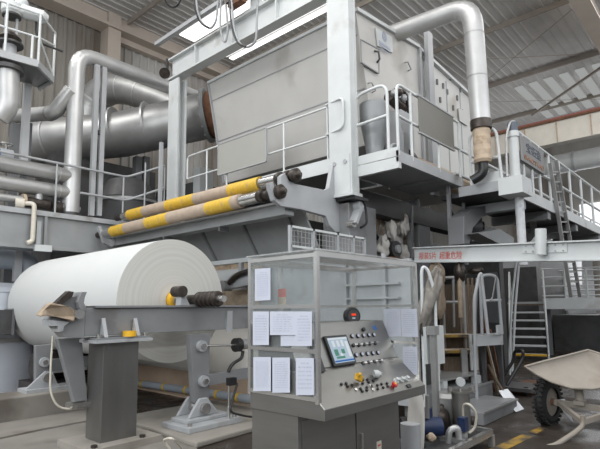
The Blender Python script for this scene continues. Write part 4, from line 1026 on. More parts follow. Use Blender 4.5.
# ================================================================ MACHINE BODY
t = thing('machine_side_frame', 'dark grey machine side frame under the white platform', 'machine', (9, 5, 0))
MB().bb((6.66, 4.98, 3.32), (14.5, 5.3, 3.70)).build('top_girder', 'dgrey', t)
q0, q1 = pY(346, 203, 4.9), pY(377, 262, 4.9)
MB().bb((6.5, 4.75, 0), (7.30, 5.3, 3.32)).build('front_leg', 'grey', t, bevel=0.01)
for x, w_ in ((9.3, 0.5), (12.0, 0.7)): MB().bb((x, 5.0, 0), (x + w_, 5.35, 3.32)).build('leg', 'grey', t, bevel=0.01)
MB().bb((7.35, 6.6, 0), (14.5, 6.8, 3.4)).build('inner_panel', 'dgrey', t)
MB().bb((6.62, 5.3, 0), (6.8, 9.6, 2.45)).build('cross_panel', 'lgrey', t)
MB().bb((6.42, 4.56, 3.345), (6.8, 5.0, 3.395)).build('rubber_pad', 'black', t)
MB().bb((9.0, 4.97, 0.9), (12.6, 5.0, 1.05)).build('cross_tie', 'beam', t); MB().bb((7.36, 5.02, 0.55), (9.3, 5.2, 0.72)).build('cross_tie', 'beam', t)
# lever on the front leg
t = thing('press_lever', 'grey pressing lever with pin on the machine front leg above the wire guard', 'lever', pY(352, 225, 4.7))
a, b = pY(358.5, 206, 4.70), pY(352, 224, 4.70)
MB().bar(a, b, 0.06, 0.2, up=(0, 1, 0)).build('arm', 'lgrey', t); MB().cyl(a + V((0, -0.08, 0)), a + V((0, 0.1, 0)), 0.1).build('pin_boss', 'lgrey', t)
MB().cyl(b + V((0, -0.05, 0)), b + V((0, 0.08, 0)), 0.06).build('pin', 'chrome', t)
tag(MB().tube([pY(362, 197, 4.6), pY(366, 208, 4.6), pY(367, 224, 4.6), pY(360, 228, 4.7)], 0.02, 8, 0.2).build('frame_hose', 'black'), 'black hose curving down the machine front leg', 'hose')
# spring beside the column foot
sp = [pY(330 + 2.2 * math.cos(k * 0.9), 214 + k * 0.36, 5.035) for k in range(44)]
tag(MB().tube(sp, 0.016, 6).build('coil_spring', 'alu'), 'coil spring standing left of the machine front leg', 'spring')

# pulp covered gear in the opening
ox = [('large grey pulp caked roller end in the machine opening', (387, 241), 5.28, (0.34, 0.2, 0.34), 11, 'rag'), ('whitish rag bundle on top of the caked roller', (397, 222), 5.22, (0.3, 0.22, 0.28), 12, 'rag'),
      ('brownish rag hanging left in the machine opening', (380, 228), 5.35, (0.12, 0.1, 0.2), 13, 'sack'), ('pale crumpled rag right in the machine opening', (409, 240), 5.25, (0.2, 0.15, 0.36), 14, 'rag')]
for l_, (u, v), y, dd_, sd, mt_ in ox:
    tag(MB().blob(pY(u, v, y), dd_, 0.35, sd, 28, 18).build('pulp_rag', mt_), l_, 'rag', 'pulp rags in the machine opening')
for k, (u, v, r, mt_, l_) in enumerate([(392, 230, 0.13, 'felt', 'small white rag knot in the middle of the machine opening'), (383, 247, 0.14, 'felt', 'small white rag low at the left of the machine opening'), (404, 254, 0.13, 'rag', 'small rag low at the right of the machine opening'), (404, 226, 0.12, 'felt', 'white rag strip high at the right of the machine opening')]):
    tag(MB().blob(pY(u, v, 5.02), (r, r * 0.6, r * 1.3), 0.5, 60 + k, 22, 14).build('pulp_rag', mt_), l_, 'rag', 'pulp rags in the machine opening')
t = thing('roller_bearing', 'dark round bearing housing among the rags in the machine opening', 'bearing', pY(397, 250, 5.0))
q = pY(397, 249, 4.95); MB().cyl(q, q + V((0.03, 0.3, 0)), 0.16).build('housing', 'dgrey', t); MB().cyl(q - V((0, 0.05, 0)), q, 0.08).build('cap', 'lgrey', t); MB().bb((q.x - 0.25, q.y, q.z - 0.3), (q.x + 0.25, q.y + 0.3, q.z - 0.16)).build('seat', 'rust', t)
tag(MB().bb(pY(376, 220, 5.6) - V((0.1, 0, 0.1)), pY(388, 206, 5.9) + V((0.1, 0, 0.1))).build('drive_box', 'lgrey'), 'grey drive box at the left top of the machine opening', 'box')
tag(MB().tube([pY(376, 235, 5.2), pY(384, 250, 5.2), pY(391, 262, 5.2)], 0.035, 8).build('dark_rod', 'black'), 'dark slanting rod in the machine opening', 'rod')
tag(MB().bar(pY(411, 262, 5.0) , pY(411, 206, 5.0), 0.07).build('support_bar', 'grey'), 'thin grey upright bar in the middle of the machine opening', 'bar')
t = thing('press_cylinder', 'grey cylinder on a bracket at the right of the machine opening', 'cylinder', pY(427, 240, 5.3))
MB().cyl(pY(415, 205, 5.4), pY(417, 235, 5.4), 0.09).build('body', 'alud', t); MB().cyl(pY(413.5, 200, 5.4), pY(415, 206, 5.4), 0.12).build('cap', 'beam', t)

# things on the platform
t = thing('dust_hopper', 'grey tapered hopper standing on the platform behind the railing', 'hopper', pY(374, 150, 4.6))
q = pY(374, 154, 4.6); zt_ = pY(374, 106, 4.6).z
MB().lathe((q.x, 4.58, 4.0), (q.x, 4.58, zt_), [(0, 0.14), (0.3, 0.16), (0.75, 0.25), (1, 0.25)], 24).build('cone', 'girder', t); MB().tube([(q.x + 0.05, 4.3, 4.0), (q.x + 0.05, 4.3, 4.35), (q.x + 0.35, 4.3, 4.4), (q.x + 0.4, 4.3, 4.0)], 0.03, 8, 0.12).build('handle', 'lgrey', t)
t = thing('burner_unit', 'cluttered grey burner unit with pipes on the platform by the hood', 'burner', pY(398, 110, 4.5))
q = pY(396, 100, 4.6)
MB().bb((q.x - 0.1, 4.45, 4.0), (q.x + 0.35, 4.8, q.z - 0.25)).build('casing', 'lgrey', t); MB().cyl(q + V((-0.25, 0, 0)), q + V((0.25, 0, -0.1)), 0.11).build('fan', 'greasy', t)
MB().tube([q + V((-0.2, -0.1, 0.1)), q + V((0.1, -0.15, 0.15)), q + V((0.3, -0.1, -0.2)), q + V((0.3, 0, -0.6))], 0.035, 8, 0.1).build('gas_pipe', 'greasy', t)
for k in range(4): MB().blob(q + V((-0.25 + 0.16 * k, -0.12, 0.02 + 0.06 * (k % 2))), (0.07, 0.07, 0.07), 0.2, k, 12, 8).build('fitting', ['alud', 'greasy', 'lgrey', 'greasy'][k], t)
MB().prism([q + V((0.1, -0.05, -0.05)), q + V((0.55, -0.05, 0.1)), q + V((0.55, -0.05, -0.8)), q + V((0.25, -0.05, -0.8))], (0, 0.08, 0)).build('shield', 'lgrey', t)
a, b = pY(405, 150, 4.45), pY(462, 172, 4.45)
t = thing('tan_duct', 'tan lagged pipe lying on the platform behind the dark grey board', 'pipe', a)
MB().tube([(a.x, 4.45, 4.2), (b.x, 4.45, 4.2)], 0.2, 18).build('pipe_run', 'tan', t); MB().cyl((a.x - 0.12, 4.45, 4.2), (a.x, 4.45, 4.2), 0.26).build('flange', 'greasy', t)
q = pY(398, 120, 4.0); MB().bb((a.x - 0.3, 4.3, 4.0), (a.x - 0.13, 4.6, 4.7)).build('end_box', 'lgrey', t)

# white platform
t = thing('platform', 'white edged work platform jutting out right of the portal column', 'platform', (8, 4.4, 3.7))
MB().bb((6.62, 3.88, 3.86), (8.95, 4.9, 3.93)).build('deck', 'girder', t)
MB().bb((6.58, 3.84, 3.93), (6.62, 4.68, 4.08)).build('kick_plate', 'white', t); MB().bb((6.58, 3.84, 3.84), (8.95, 3.88, 4.02)).build('side_channel', 'lgrey', t)
MB().bb((6.58, 3.84, 3.74), (6.66, 4.76, 3.92)).build('front_beam', 'white', t)
MB().bb((6.50, 4.68, 3.70), (6.58, 4.86, 3.95)).build('fixing_plate', 'lgrey', t)
MB().bb((8.0, 3.9, 3.82), (8.04, 4.9, 3.86)).build('joist', 'girder', t)
fy = 3.86; fxp = 6.60
za, zm = 5.1, 4.58
railing('short white hoop of railing at the front of the platform beside the column', [], [[(fxp, 4.66, 4.08), (fxp, 4.66, 5.14), (fxp, 4.02, 5.18), (fxp, 4.02, 4.0)], [(fxp, 4.66, 4.62), (fxp, 4.02, 4.64)]], 0.026, 0.026, fil=0.2)
xe = 8.9
railing('white platform railing running back along the side of the platform', [[(x, fy, 3.95), (x, fy, 5.11)] for x in (7.05, 8.0, 8.88)],
        [[(fxp + 0.02, fy, 3.95), (fxp + 0.02, fy, 5.13), (xe, fy, 5.11)], [(fxp + 0.02, fy, 4.6), (xe, fy, 4.58)]], 0.025, 0.025, fil=0.15)
q = [pY(u, v, 3.82) for u, v in ((417.5, 96), (452, 118), (453.5, 150), (418, 131.5))]
z0, z1 = (q[3].z + q[2].z) / 2, (q[0].z + q[1].z) / 2
t = thing('platform_board', 'blank dark grey board hung on the side railing of the platform', 'board', (q[0].x, 3.8, z0))
MB().bb((q[0].x, 3.80, z0), (q[1].x, 3.82, z1)).build('board', 'blankd', t)
for zz in (z0 - 0.025, z1): MB().bb((q[0].x - 0.02, 3.79, zz), (q[1].x + 0.02, 3.83, zz + 0.025)).build('board_edge', 'lgrey', t)

# second platform + long walkway
yw = 3.0; zw = 3.72
t = thing('long_walkway', 'long white edged walkway running away to the right behind the sign', 'walkway', (12, 3.5, 3.5))
MB().bb((8.75, 2.98, 3.62), (24, 4.2, 3.70)).build('deck', 'dgrey', t)
MB().bb((8.75, 2.95, 3.58), (24, 2.99, 3.80)).build('side_channel', 'white', t); MB().bb((8.72, 2.95, 3.62), (8.76, 3.84, 3.80)).build('front_channel', 'lgrey', t)
MB().bb((8.80, 3.05, 3.80), (8.83, 3.6, 4.0)).build('kick_plate', 'white', t)
for x in (9.6, 11.2, 13.5, 16): MB().bb((x, 3.0, 3.42), (x + 0.2, 4.2, 3.60)).build('cross_joist', 'girder', t)
hx = 8.8
railing('white hoop railing in front of the tan wrapped pipe section', [], [[(hx, 3.62, 3.7), (hx, 3.62, 4.82), (hx, 3.12, 4.82), (hx, 3.06, 3.7)], [(hx, 3.62, 4.25), (hx, 3.08, 4.25)]], 0.03, 0.03, fil=0.2)
rp_ = [(9.2, 2.97), (9.7, 2.97), (10.2, 2.97), (10.7, 2.97), (11.4, 2.97), (12.2, 2.97), (13.1, 2.97), (14.2, 2.97), (15.4, 2.97), (16.8, 2.97), (18.4, 2.97), (20.3, 2.97), (22.4, 2.97)]
railing('long white walkway railing running away to the right edge', [[(x, y, 3.75), (x, y, 4.86)] for x, y in rp_], [[(9.2, 2.97, 4.86), (24, 2.97, 4.86)], [(9.2, 2.97, 4.3), (24, 2.97, 4.3)]], 0.03, 0.03)
railing('far white walkway railing behind the long near one', [[(x, 4.15, 3.7), (x, 4.15, 4.8)] for x in (11, 13, 15, 17, 19, 21, 23)], [[(9.3, 4.15, 4.8), (24, 4.15, 4.8)], [(9.3, 4.15, 4.25), (24, 4.15, 4.25)]], 0.03, 0.03)
q = [pY(u, v, 2.92) for u, v in ((519, 134.5), (542.5, 152), (542.3, 173), (520.5, 165))]
z0, z1 = 4.28, (q[0].z + q[1].z) / 2
t = thing('walkway_sign', 'grey sign with dark characters above orange letters on the walkway railing', 'sign', (q[0].x, 2.92, z0))
sx0, sx1 = q[0].x, q[1].x
MB().bb((sx0, 2.90, z0), (sx1, 2.93, z1)).build('board', 'sign', t, bevel=0.01)
hgt = z1 - z0; wid = sx1 - sx0
tx = text('characters', '宝拓造', hgt * 0.42, 'inkd', t, (sx0 + wid * 0.2, 2.896, z0 + hgt * 0.50), (1, 0, 0), (0, 0, 1), 0.004)
sxx = wid * 0.62 / max(tx.dimensions.x, 0.01); tx.scale.x = sxx
tx = text('letters', 'BAOTUO', hgt * 0.25, 'orange', t, (sx0 + wid * 0.1, 2.896, z0 + hgt * 0.13), (1, 0, 0), (0, 0, 1), 0.004)
tx.scale.x = wid * 0.84 / max(tx.dimensions.x, 0.01)

# pole with blue-black top
t = thing('riser_pole', 'white pole with a blue black bandaged top standing through the walkway corner', 'pole', (9.0, 2.9, 2.5))
px_ = 8.88; py_ = 2.86
zt_ = pY(504, 117, py_).z; zb_ = pY(508, 134, py_).z
MB().cyl((px_, py_, 3.8), (px_, py_, zb_), 0.085).build('upper_pole', 'white', t); MB().cyl((px_, py_, zb_), (px_, py_, zb_ + 0.1), 0.105).build('collar', 'white', t)
MB().cyl((px_, py_, zb_ + 0.1), (px_, py_, zt_), 0.09).build('bandaged_top', 'inkd', t)
MB().bb((px_ - 0.3, py_ - 0.2, 3.50), (px_ + 0.2, py_ + 0.2, 3.80)).build('mounting_box', 'white', t)
MB().cyl((px_ + 0.12, py_, 2.3), (px_ + 0.12, py_, 3.50), 0.075).build('lower_pole', 'wetpole', t)
MB().tube([(px_, py_ - 0.05, zt_ + 0.02), (px_ - 0.1, py_, zt_ + 0.0), (px_ - 0.22, py_ + 0.05, zt_ - 0.3), (px_ - 0.28, py_ + 0.05, 3.81)], 0.02, 8, 0.2).build('side_pipe', 'alud', t)
# jib
JA, JB = pD(415, 255.2, 9.0), pD(612, 250, 6.4)
jd = (JB - JA).normalized(); up = V((0, 0, 1)); js = jd.cross(up).normalized(); ju = js.cross(jd)
t = thing('lifting_jib', 'long white lifting jib beam with red warning characters, crossing at the right', 'jib crane', (JA + JB) / 2 - V((0, 0, 0.12)))
jc = (JA + JB) / 2; jl = (JB - JA).length
MB().box(jc, (jl, 0.03, 0.24), (jd, js, ju)).build('web', 'white', t); MB().box(jc + ju * 0.128, (jl, 0.15, 0.02), (jd, js, ju)).build('top_flange', 'white', t); MB().box(jc - ju * 0.128, (jl, 0.15, 0.02), (jd, js, ju)).build('bottom_flange', 'white', t)
def jpt(u): # point along the jib seen at column u
    lo, hi = 0.0, 1.0
    for _ in range(40):
        mdl = (lo + hi) / 2; p = JA + (JB - JA) * mdl - EYE
        uu = CX + FPX * p.dot(RIGHT) / p.dot(FWD)
        if uu < u: lo = mdl
        else: hi = mdl
    return JA + (JB - JA) * lo
fs = 1 if js.dot(EYE - jc) > 0 else -1
jn = js * fs
pA, pB = jpt(548.5 - 25), jpt(568)
sp_ = MB().box((pA + pB) / 2 + jn * 0.02 + ju * 0.05, ((pB - pA).length, 0.015, 0.13), (jd, js, ju)).build('splice_plate', 'white', t)
for k in range(6):
    for s in (0.01, 0.09):
        MB().cyl(pA + (pB - pA) * (0.08 + 0.168 * k) + jn * 0.027 + ju * s, pA + (pB - pA) * (0.08 + 0.168 * k) + jn * 0.04 + ju * s, 0.012, n=6).build('bolt', 'lgrey', sp_)
q = jpt(545)
MB().cyl(q + jn * 0.12 - ju * 0.05, q + jn * 0.12 + ju * 0.32, 0.075).build('pivot_sleeve', 'white', t)
e = jpt(517); MB().prism([q + ju * 0.32 + jn * 0.12, q + ju * 0.16 + jn * 0.12, V((9.1, 2.86, 2.45)), V((9.1, 2.86, 2.58))], jn * -0.05).build('pivot_arm', 'white', t)
for s_, ua, ub in (('限装5片', 419.5, 436.5), ('超重危险', 440, 462.5)):
    a, b = jpt(ua), jpt(ub)
    o = text('warning_text', s_, 0.14, 'redt', t, a + jn * 0.019 - ju * 0.07, jd, ju, 0.002)
    bpy.context.view_layer.update()
    wdt = max((V(v.co) - V(o.data.vertices[0].co)).dot(jd) for v in o.data.vertices) - min((V(v.co) - V(o.data.vertices[0].co)).dot(jd) for v in o.data.vertices)
    k = (b - a).length / wdt
    for v in o.data.vertices:
        c = v.co; l = c.dot(jd); v.co = c + jd * (l * (k - 1))

# ladder coming down from the walkway
t = thing('walkway_ladder', 'steep grey ladder leaning down from the long walkway', 'ladder', pY(566, 242, 2.9))
for a, b in (((550, 163), (571, 297)), ((556, 160), (580, 297))):
    MB().bar(pY(*a, 2.90), pY(*b, 2.90), 0.07, 0.05).build('stringer', 'alud', t)
for k in range(12):
    v = 172 + k * 10; u0 = 550 + (v - 163) / 134 * 21; u1 = 556 + (v - 160) / 137 * 24
    MB().bar(pY(u0, v, 2.90), pY(u1, v, 2.90), 0.03).build('rung', 'alud', t)

# ================================================================ WIRE GUARD ABOVE THE CONSOLE
t = thing('wire_guard', 'white framed wire mesh guard behind the console roof', 'guard', pY(325, 252, 4.4))
yg = 4.4
def gp(u, top): return pY(u, 226 + (u - 290) * 0.147 if top else 250 + (u - 290) * 0.04, yg)
zt_, zb_ = gp(325, True).z, gp(325, False).z
xs = [gp(u, True).x for u in (290, 313, 337, 353, 364)]
for x in xs: MB().bb((x - 0.02, yg - 0.02, zb_ - 0.1), (x + 0.02, yg + 0.02, zt_)).build('post', 'lgrey', t)
MB().bb((xs[0], yg - 0.02, zt_ - 0.03), (xs[-1], yg + 0.02, zt_)).build('rail', 'whitepipe', t); MB().bb((xs[0], yg - 0.02, zb_), (xs[-1], yg + 0.02, zb_ + 0.03)).build('rail', 'whitepipe', t)
ms = MB(); k = xs[0]
while k < xs[-1]: ms.bb((k, yg - 0.004, zb_), (k + 0.006, yg + 0.003, zt_)); k += 0.075
k = zb_
while k < zt_: ms.bb((xs[0], yg - 0.004, k), (xs[-1], yg + 0.003, k + 0.006)); k += 0.075
ms.build('wire_mesh', 'alud', t)
# pale parts beside the roll
t = thing('cast_swing_linkage', 'pale grey cast arm between the roll and the console', 'arm', pX(230, 285, 6.0))
pp = [(223, 283), (232, 274), (243, 269), (252, 271), (252, 284), (240, 287), (226, 289)]
MB().prism([pX(u, v, 6.1) for u, v in pp], (0.15, 0, 0)).build('arm', 'lgrey', t, bevel=0.01)
MB().tube([pX(226, 286, 6.05), pX(236, 275, 6.05), pX(252, 270, 6.05)], 0.05, 10, 0.2).build('tie_rod', 'greasy', t)
q = pX(240, 276, 6.18); MB().bb((6.17, q.y - 0.04, q.z - 0.05), (6.24, q.y + 0.04, 2.46)).build('hanger', 'lgrey', t)
q = pX(226, 286, 6.05); MB().cyl(q + V((-0.1, 0, 0)), q + V((0.1, 0, 0)), 0.1).build('boss', 'alud', t)
tag(MB().bb(pX(252, 282, 6.4) , pX(215, 271, 6.45)).build('pale_roller_cover', 'white'), 'pale curved cover behind the cast arm right of the roll', 'cover')
tag(MB().bb(pX(252, 305, 6.4), pX(228, 291, 6.6)).build('brown_box', 'tan'), 'brown box low between the roll and the console', 'box')
tag(MB().bb(pX(262, 269, 6.5), pX(214, 261.5, 6.55)).build('tan_strip', 'tan'), 'tan strip under the white flange of the sloping apron', 'strip')
t = thing('steel_gantry', 'pale steel cross frame seen through the console glass', 'frame', (6.2, 4, 0))
for u in (345, 352, 384): 
    q = pX(u, 300, 6.3); MB().bb((6.30, q.y - 0.025, 0), (6.35, q.y + 0.025, 2.4)).build('upright', 'lgrey', t)
for z in (1.93, 1.72): MB().bb((6.29, 3.75, z), (6.36, 4.7, z + 0.03)).build('cross_bar', 'lgrey', t)
MB().bb((6.38, 3.6, 0.2), (6.44, 5.9, 2.3)).build('back_sheet', 'lgrey', t)

# gear in the dark under the walkway corner
t = thing('suction_casting', 'grey curved casting in the dark under the walkway corner', 'casting', pY(470, 240, 3.9))
MB().prism([pY(u, v, 3.7) for u, v in ((464, 216), (474, 208), (500, 203), (538, 197), (538, 205), (500, 212), (482, 217), (473, 228), (470, 244), (464, 244))], (0, 0.3, 0)).build('arched_arm', 'beam', t, bevel=0.01)
q = pY(481, 226, 3.9); MB().cyl(q, q + V((-0.15, 0.25, 0)), 0.2, n=22).build('bearing_end', 'beam', t); MB().cyl(q - V((-0.03, 0.05, 0)), q, 0.09, n=16).build('shaft_end', 'greasy', t)
MB().prism([pY(u, v, 3.5) for u, v in ((478, 233), (500, 229), (514, 238), (514, 247), (506, 247))], (0, 0.3, 0)).build('pale_wedge', 'girder', t)
t = thing('braced_hanger', 'thin dark frame with a diagonal rod below the joint of the two platforms', 'frame', pY(457, 245, 4.6))
q0, q1 = pY(449, 205, 4.0), pY(463.5, 202, 4.0)
for q in (q0, q1): MB().bb((q.x - 0.03, 3.97, 2.4), (q.x + 0.03, 4.03, 3.86 if q.x < 8.7 else 3.62)).build('upright', 'grey', t); MB().bar(pY(450, 210, 4.0), pY(463, 236, 4.0), 0.04).build('diagonal', 'grey', t)
t = thing('pale_trough', 'pale grey sloped trough in the gloom below the long walkway', 'trough', pY(556, 235, 3.8))
MB().prism([pY(u, v, 3.8) for u, v in ((540, 232), (562, 214), (580, 222), (578, 236), (545, 240))], (0, 0.6, 0)).build('body', 'lgrey', t)
MB().bar(pY(532, 216, 3.7), pY(536, 240, 3.7), 0.12).build('leg', 'alud', t)

# ================================================================ RIGHT SIDE: STEPS, RAILS, PUMP SKID
# thin steel post and white switch box right of the console
v0 = pY(435, 449, 2.6)
t = thing('slim_post', 'slim steel post standing just right of the console', 'post', (pY(436, 440, 2.7).x, 2.7, 0))
q = pY(435, 380, 2.7); zt_ = pY(433.5, 326, 2.7).z
MB().bb((q.x - 0.03, 2.67, 0), (q.x + 0.03, 2.73, zt_)).build('post', 'alud', t); MB().bb((q.x - 0.05, 2.65, zt_ - 0.1), (q.x + 0.05, 2.75, zt_)).build('clamp', 'alud', t)
t = thing('white_cover_board', 'narrow white board fixed to the slim post beside the console', 'board', (q.x + 0.1, 2.78, 1.1))
for ua, ub, va, vb_ in ((424.5, 431, 327, 363), (433.5, 443.5, 326, 363)):
    a, b = pY(ua, va, 2.78), pY(ub, vb_, 2.78); MB().bb((a.x, 2.76, b.z), (b.x, 2.80, a.z)).build('panel', 'white', t)
b = pY(438, 374, 2.78); MB().bb((b.x - 0.05, 2.765, b.z), (b.x + 0.03, 2.795, a.z - 0.2)).build('panel_foot', 'white', t)

def hoop(label, pts, D, r=0.03, mt='whitepipe', mids=(), name='hand_rail', grp=None, fil=0.15, floor=True):
    pq = [pD(u, v, D if not isinstance(D, tuple) else D[0] + (D[1] - D[0]) * i / (len(pts) - 1)) for i, (u, v) in enumerate(pts)]
    if floor:
        for e_, k_ in ((0, 0), (-1, len(pq))):
            if floor == 'first' and e_ == -1: continue
            pq.insert(k_, V((pq[e_].x, pq[e_].y, 0.01)))
    t = thing(name, label, 'hand rail', min(pq, key=lambda p: p.z), grp)
    MB().tube(pq, r, 8, fil).build('tube', mt, t)
    for a, b in mids: MB().tube([pD(*a, D if not isinstance(D, tuple) else D[0]), pD(*b, D if not isinstance(D, tuple) else D[1])], r * 0.85, 8).build('bar', mt, t)
    return t
hoop('white bent hand rail just right of the console pane', [(423, 342), (421.5, 272), (423, 266), (428, 270), (434.5, 291), (436, 326)], (7.0, 7.0), 0.024)
tag(MB().blob(pD(429.5, 300, 7.05), (0.13, 0.12, 0.45), 0.4, 21, 24, 18, (V((1, 0, 0)), V((0, 1, 0)), V((0.25, -0.2, 0.95)).normalized())).build('grey_rag', 'ragdark'), 'long grey rag draped inside the bent hand rail', 'rag')
tag(MB().blob(pD(436, 274, 8.75), (0.15, 0.15, 0.2), 0.3, 22).build('brown_bundle', 'sack'), 'brown round bundle hanging under the left end of the white jib', 'bundle')
tag(MB().blob(pD(437, 295, 8.75), (0.14, 0.12, 0.42), 0.3, 23).build('rag_bundle', 'sack'), 'brown rag bundle below the round bundle under the jib', 'rag')
hoop('grey rail frame above the wooden steps', [(444, 328), (442.5, 278), (463, 277), (464, 326)], 8.9, 0.03, 'alud', [((443, 302), (463, 302)), ((453, 278), (454, 327))], fil=0.04)
a, b = pD(440, 333, 9.6), pD(475, 285, 10.0)
tag(MB().bb((min(a.x, b.x), min(a.y, b.y), 0), (max(a.x, b.x), max(a.y, b.y), b.z)).build('brown_backing', 'wood'), 'brown boarding behind the grey rail frame', 'board')
t = thing('chain_hoist', 'dark greasy hoist hanging under the jib right of the bundles', 'hoist', pD(461, 285, 7.2))
q = pD(460, 272, 8.25); MB().blob(q, (0.12, 0.1, 0.16), 0.2, 31).build('body', 'greasy', t); MB().cyl(q + V((0, 0, 0.1)), q + V((0, 0, 0.17)), 0.03).build('green_cap', 'screenlessgreen', t)
MB().cyl(q - V((0.05, 0, 0.75)), q - V((0.02, 0, 0.1)), 0.04).build('chain_bag', 'sack', t); MB().blob(q + V((0.15, -0.2, 0.02)), (0.06, 0.14, 0.06), 0.1, 32).build('handle', 'greasy', t)
for k, (ua, ub) in enumerate(((468, 470), (472, 474), (477, 475))):
    tag(MB().tube([pD(ua, 278, 8.0), pD(ub, 330, 8.0)], 0.022, 6).build('stored_rod', 'wood' if k != 2 else 'alud'), ['leftmost thin rod standing left of the white gate rail', 'middle thin rod standing left of the white gate rail', 'pale thin rod nearest the white gate rail'][k], 'rod', 'rods left of the gate rail')

# wooden steps with yellow edges
def plank(label, c4, D0, D1, edge=True, mt='wood'):
    pass
t = thing('wooden_steps', 'wooden steps with yellow painted edges behind the console', 'steps', (8.0, 3.6, 0))
sx = pD(441, 333, 8.6)
base = pD(456, 336, 8.6)
yax = V((0.25, -0.97, 0)).normalized(); xax = V((0.97, 0.25, 0))
wv = pD(474, 336, 8.6) - pD(440, 335, 8.6); wl = wv.length; wd = V((wv.x, wv.y, 0)).normalized(); bk_ = V((-wd.y, wd.x, 0))
if bk_.dot(FWD) < 0: bk_ = -bk_
for k, (v0_, dpt) in enumerate(((336, 0.0), (350.5, -0.22))):
    c = pD(457, v0_, 8.6) + bk_ * (0.2 + dpt)
    MB().box(c, (wl, 0.38, 0.05), (wd, bk_, V((0, 0, 1)))).build('tread', 'tan', t)
    MB().box(c - bk_ * 0.195, (wl, 0.012, 0.045), (wd, bk_, V((0, 0, 1)))).build('yellow_edge', 'linep', t)
    MB().box(c - bk_ * -0.1 - V((0, 0, 0.13)), (wl * 0.98, 0.03, 0.2), (wd, bk_, V((0, 0, 1)))).build('riser', 'wood', t)
c = pD(457, 360, 8.6); 
MB().box((c.x, c.y, 0.37), (wl * 0.95, 0.3, 0.74), (wd, bk_, V((0, 0, 1)))).build('carcass', 'wood', t)
for u in (473.5,): q = pD(u, 352, 8.4); MB().box((q.x, q.y, q.z), (0.13, 0.04, 0.6), (wd, bk_, V((0, 0, 1)))).build('white_upright', 'white', t)
tag(MB().box(pD(464, 355, 8.3) - V((0, 0, 0.15)), (0.10, 0.05, 0.5), (wd, bk_, V((0, 0, 1)))).build('grey_prop', 'alud'), 'grey upright prop in front of the wooden steps', 'prop')

# gate-like hand rail (white) at the middle right
t = hoop('white gate shaped hand rail left of the dark doorway', [(475, 362), (474, 300), (479, 276), (481, 273), (488, 334)], 7.6, 0.026, 'lgrey', [], 'gate_rail', fil=0.1, floor='first')
t2 = hoop('pale square hand rail frame with a chain beside the gate rail', [(482, 334), (480, 275), (497, 275), (502, 334)], 7.9, 0.026, 'lgrey', [((482, 301), (501, 300))], 'gate_rail', fil=0.12, floor=False)
a, b = pD(485, 325, 7.85), pD(503, 334, 7.85); MB().bb((min(a.x, b.x), min(a.y, b.y), b.z), (max(a.x, b.x), min(a.y, b.y) + 0.03, a.z)).build('kick_plate', 'lgrey', t2)
MB().tube([pD(496, 276, 7.85), pD(492, 300, 7.85), pD(484, 302, 7.85)], 0.012, 6, 0.2).build('chain', 'alud', t2)
a, b, c = pD(474, 336, 7.6), pD(503, 336, 7.9), pD(486, 336, 8.6)
t = thing('small_landing', 'small grey landing on legs under the gate rails', 'platform', V((b.x, b.y, 0)))
zl_ = pD(485, 335, 7.8).z
q = [V((a.x, a.y, zl_ - 0.16)), V((b.x, b.y, zl_ - 0.16)), V((b.x + 0.5, b.y + 0.25, zl_ - 0.16)), V((a.x + 0.5, a.y + 0.25, zl_ - 0.16))]
MB().prism(q, (0, 0, 0.16)).build('deck', 'lgrey', t)
for p in ((q[2] * 0.85 + q[1] * 0.15), (q[3] * 0.6 + q[2] * 0.4)): MB().bb((p.x - 0.03, p.y - 0.03, 0), (p.x + 0.03, p.y + 0.03, zl_ - 0.16)).build('leg', 'dgrey', t)
hoop('pair of tall pale hand rails left of the steel stairs', [(509, 356), (512, 300), (516, 263), (519, 262), (515, 310), (511, 356)], 11.5, 0.028, fil=0.15)
# rusty bars leaning
for k, (ua, va, ub, vb_, mt_) in enumerate([(487, 330, 489, 376, 'rust'), (483, 318, 493, 377, 'rust'), (490, 330, 499, 376, 'rust'), (485, 335, 495, 377, 'tan')]):
    a, b = pD(ua, va, 8.5), pZ(ub + 2 + (k - 1.5) * 1.5, vb_ + 13 + k * 1.2, 0.03)
    tag(MB().bar(a, V((b.x, b.y, max(0.03, b.z))), 0.035).build('leaning_bar', mt_), ['leftmost rusty bar leaning by the gate rail', 'long rusty bar leaning through the middle of the bundle', 'rightmost rusty bar of the leaning bundle', 'pale tan stick leaning among the rusty bars'][k], 'bar', 'bars leaning by the gate rail')

# dark tall machine bay behind
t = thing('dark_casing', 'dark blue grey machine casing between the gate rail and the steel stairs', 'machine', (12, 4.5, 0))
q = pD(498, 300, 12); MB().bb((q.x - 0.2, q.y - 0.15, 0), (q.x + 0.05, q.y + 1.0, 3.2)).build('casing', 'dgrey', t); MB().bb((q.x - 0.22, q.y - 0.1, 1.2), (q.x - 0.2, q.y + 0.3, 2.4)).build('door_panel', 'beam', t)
tag(MB().bb((13.2, 5.5, 0), (14.4, 6.5, 3.3)).build('dark_cabinet', 'dgrey'), 'dark cabinet in the gloom left of the stair top', 'cabinet')

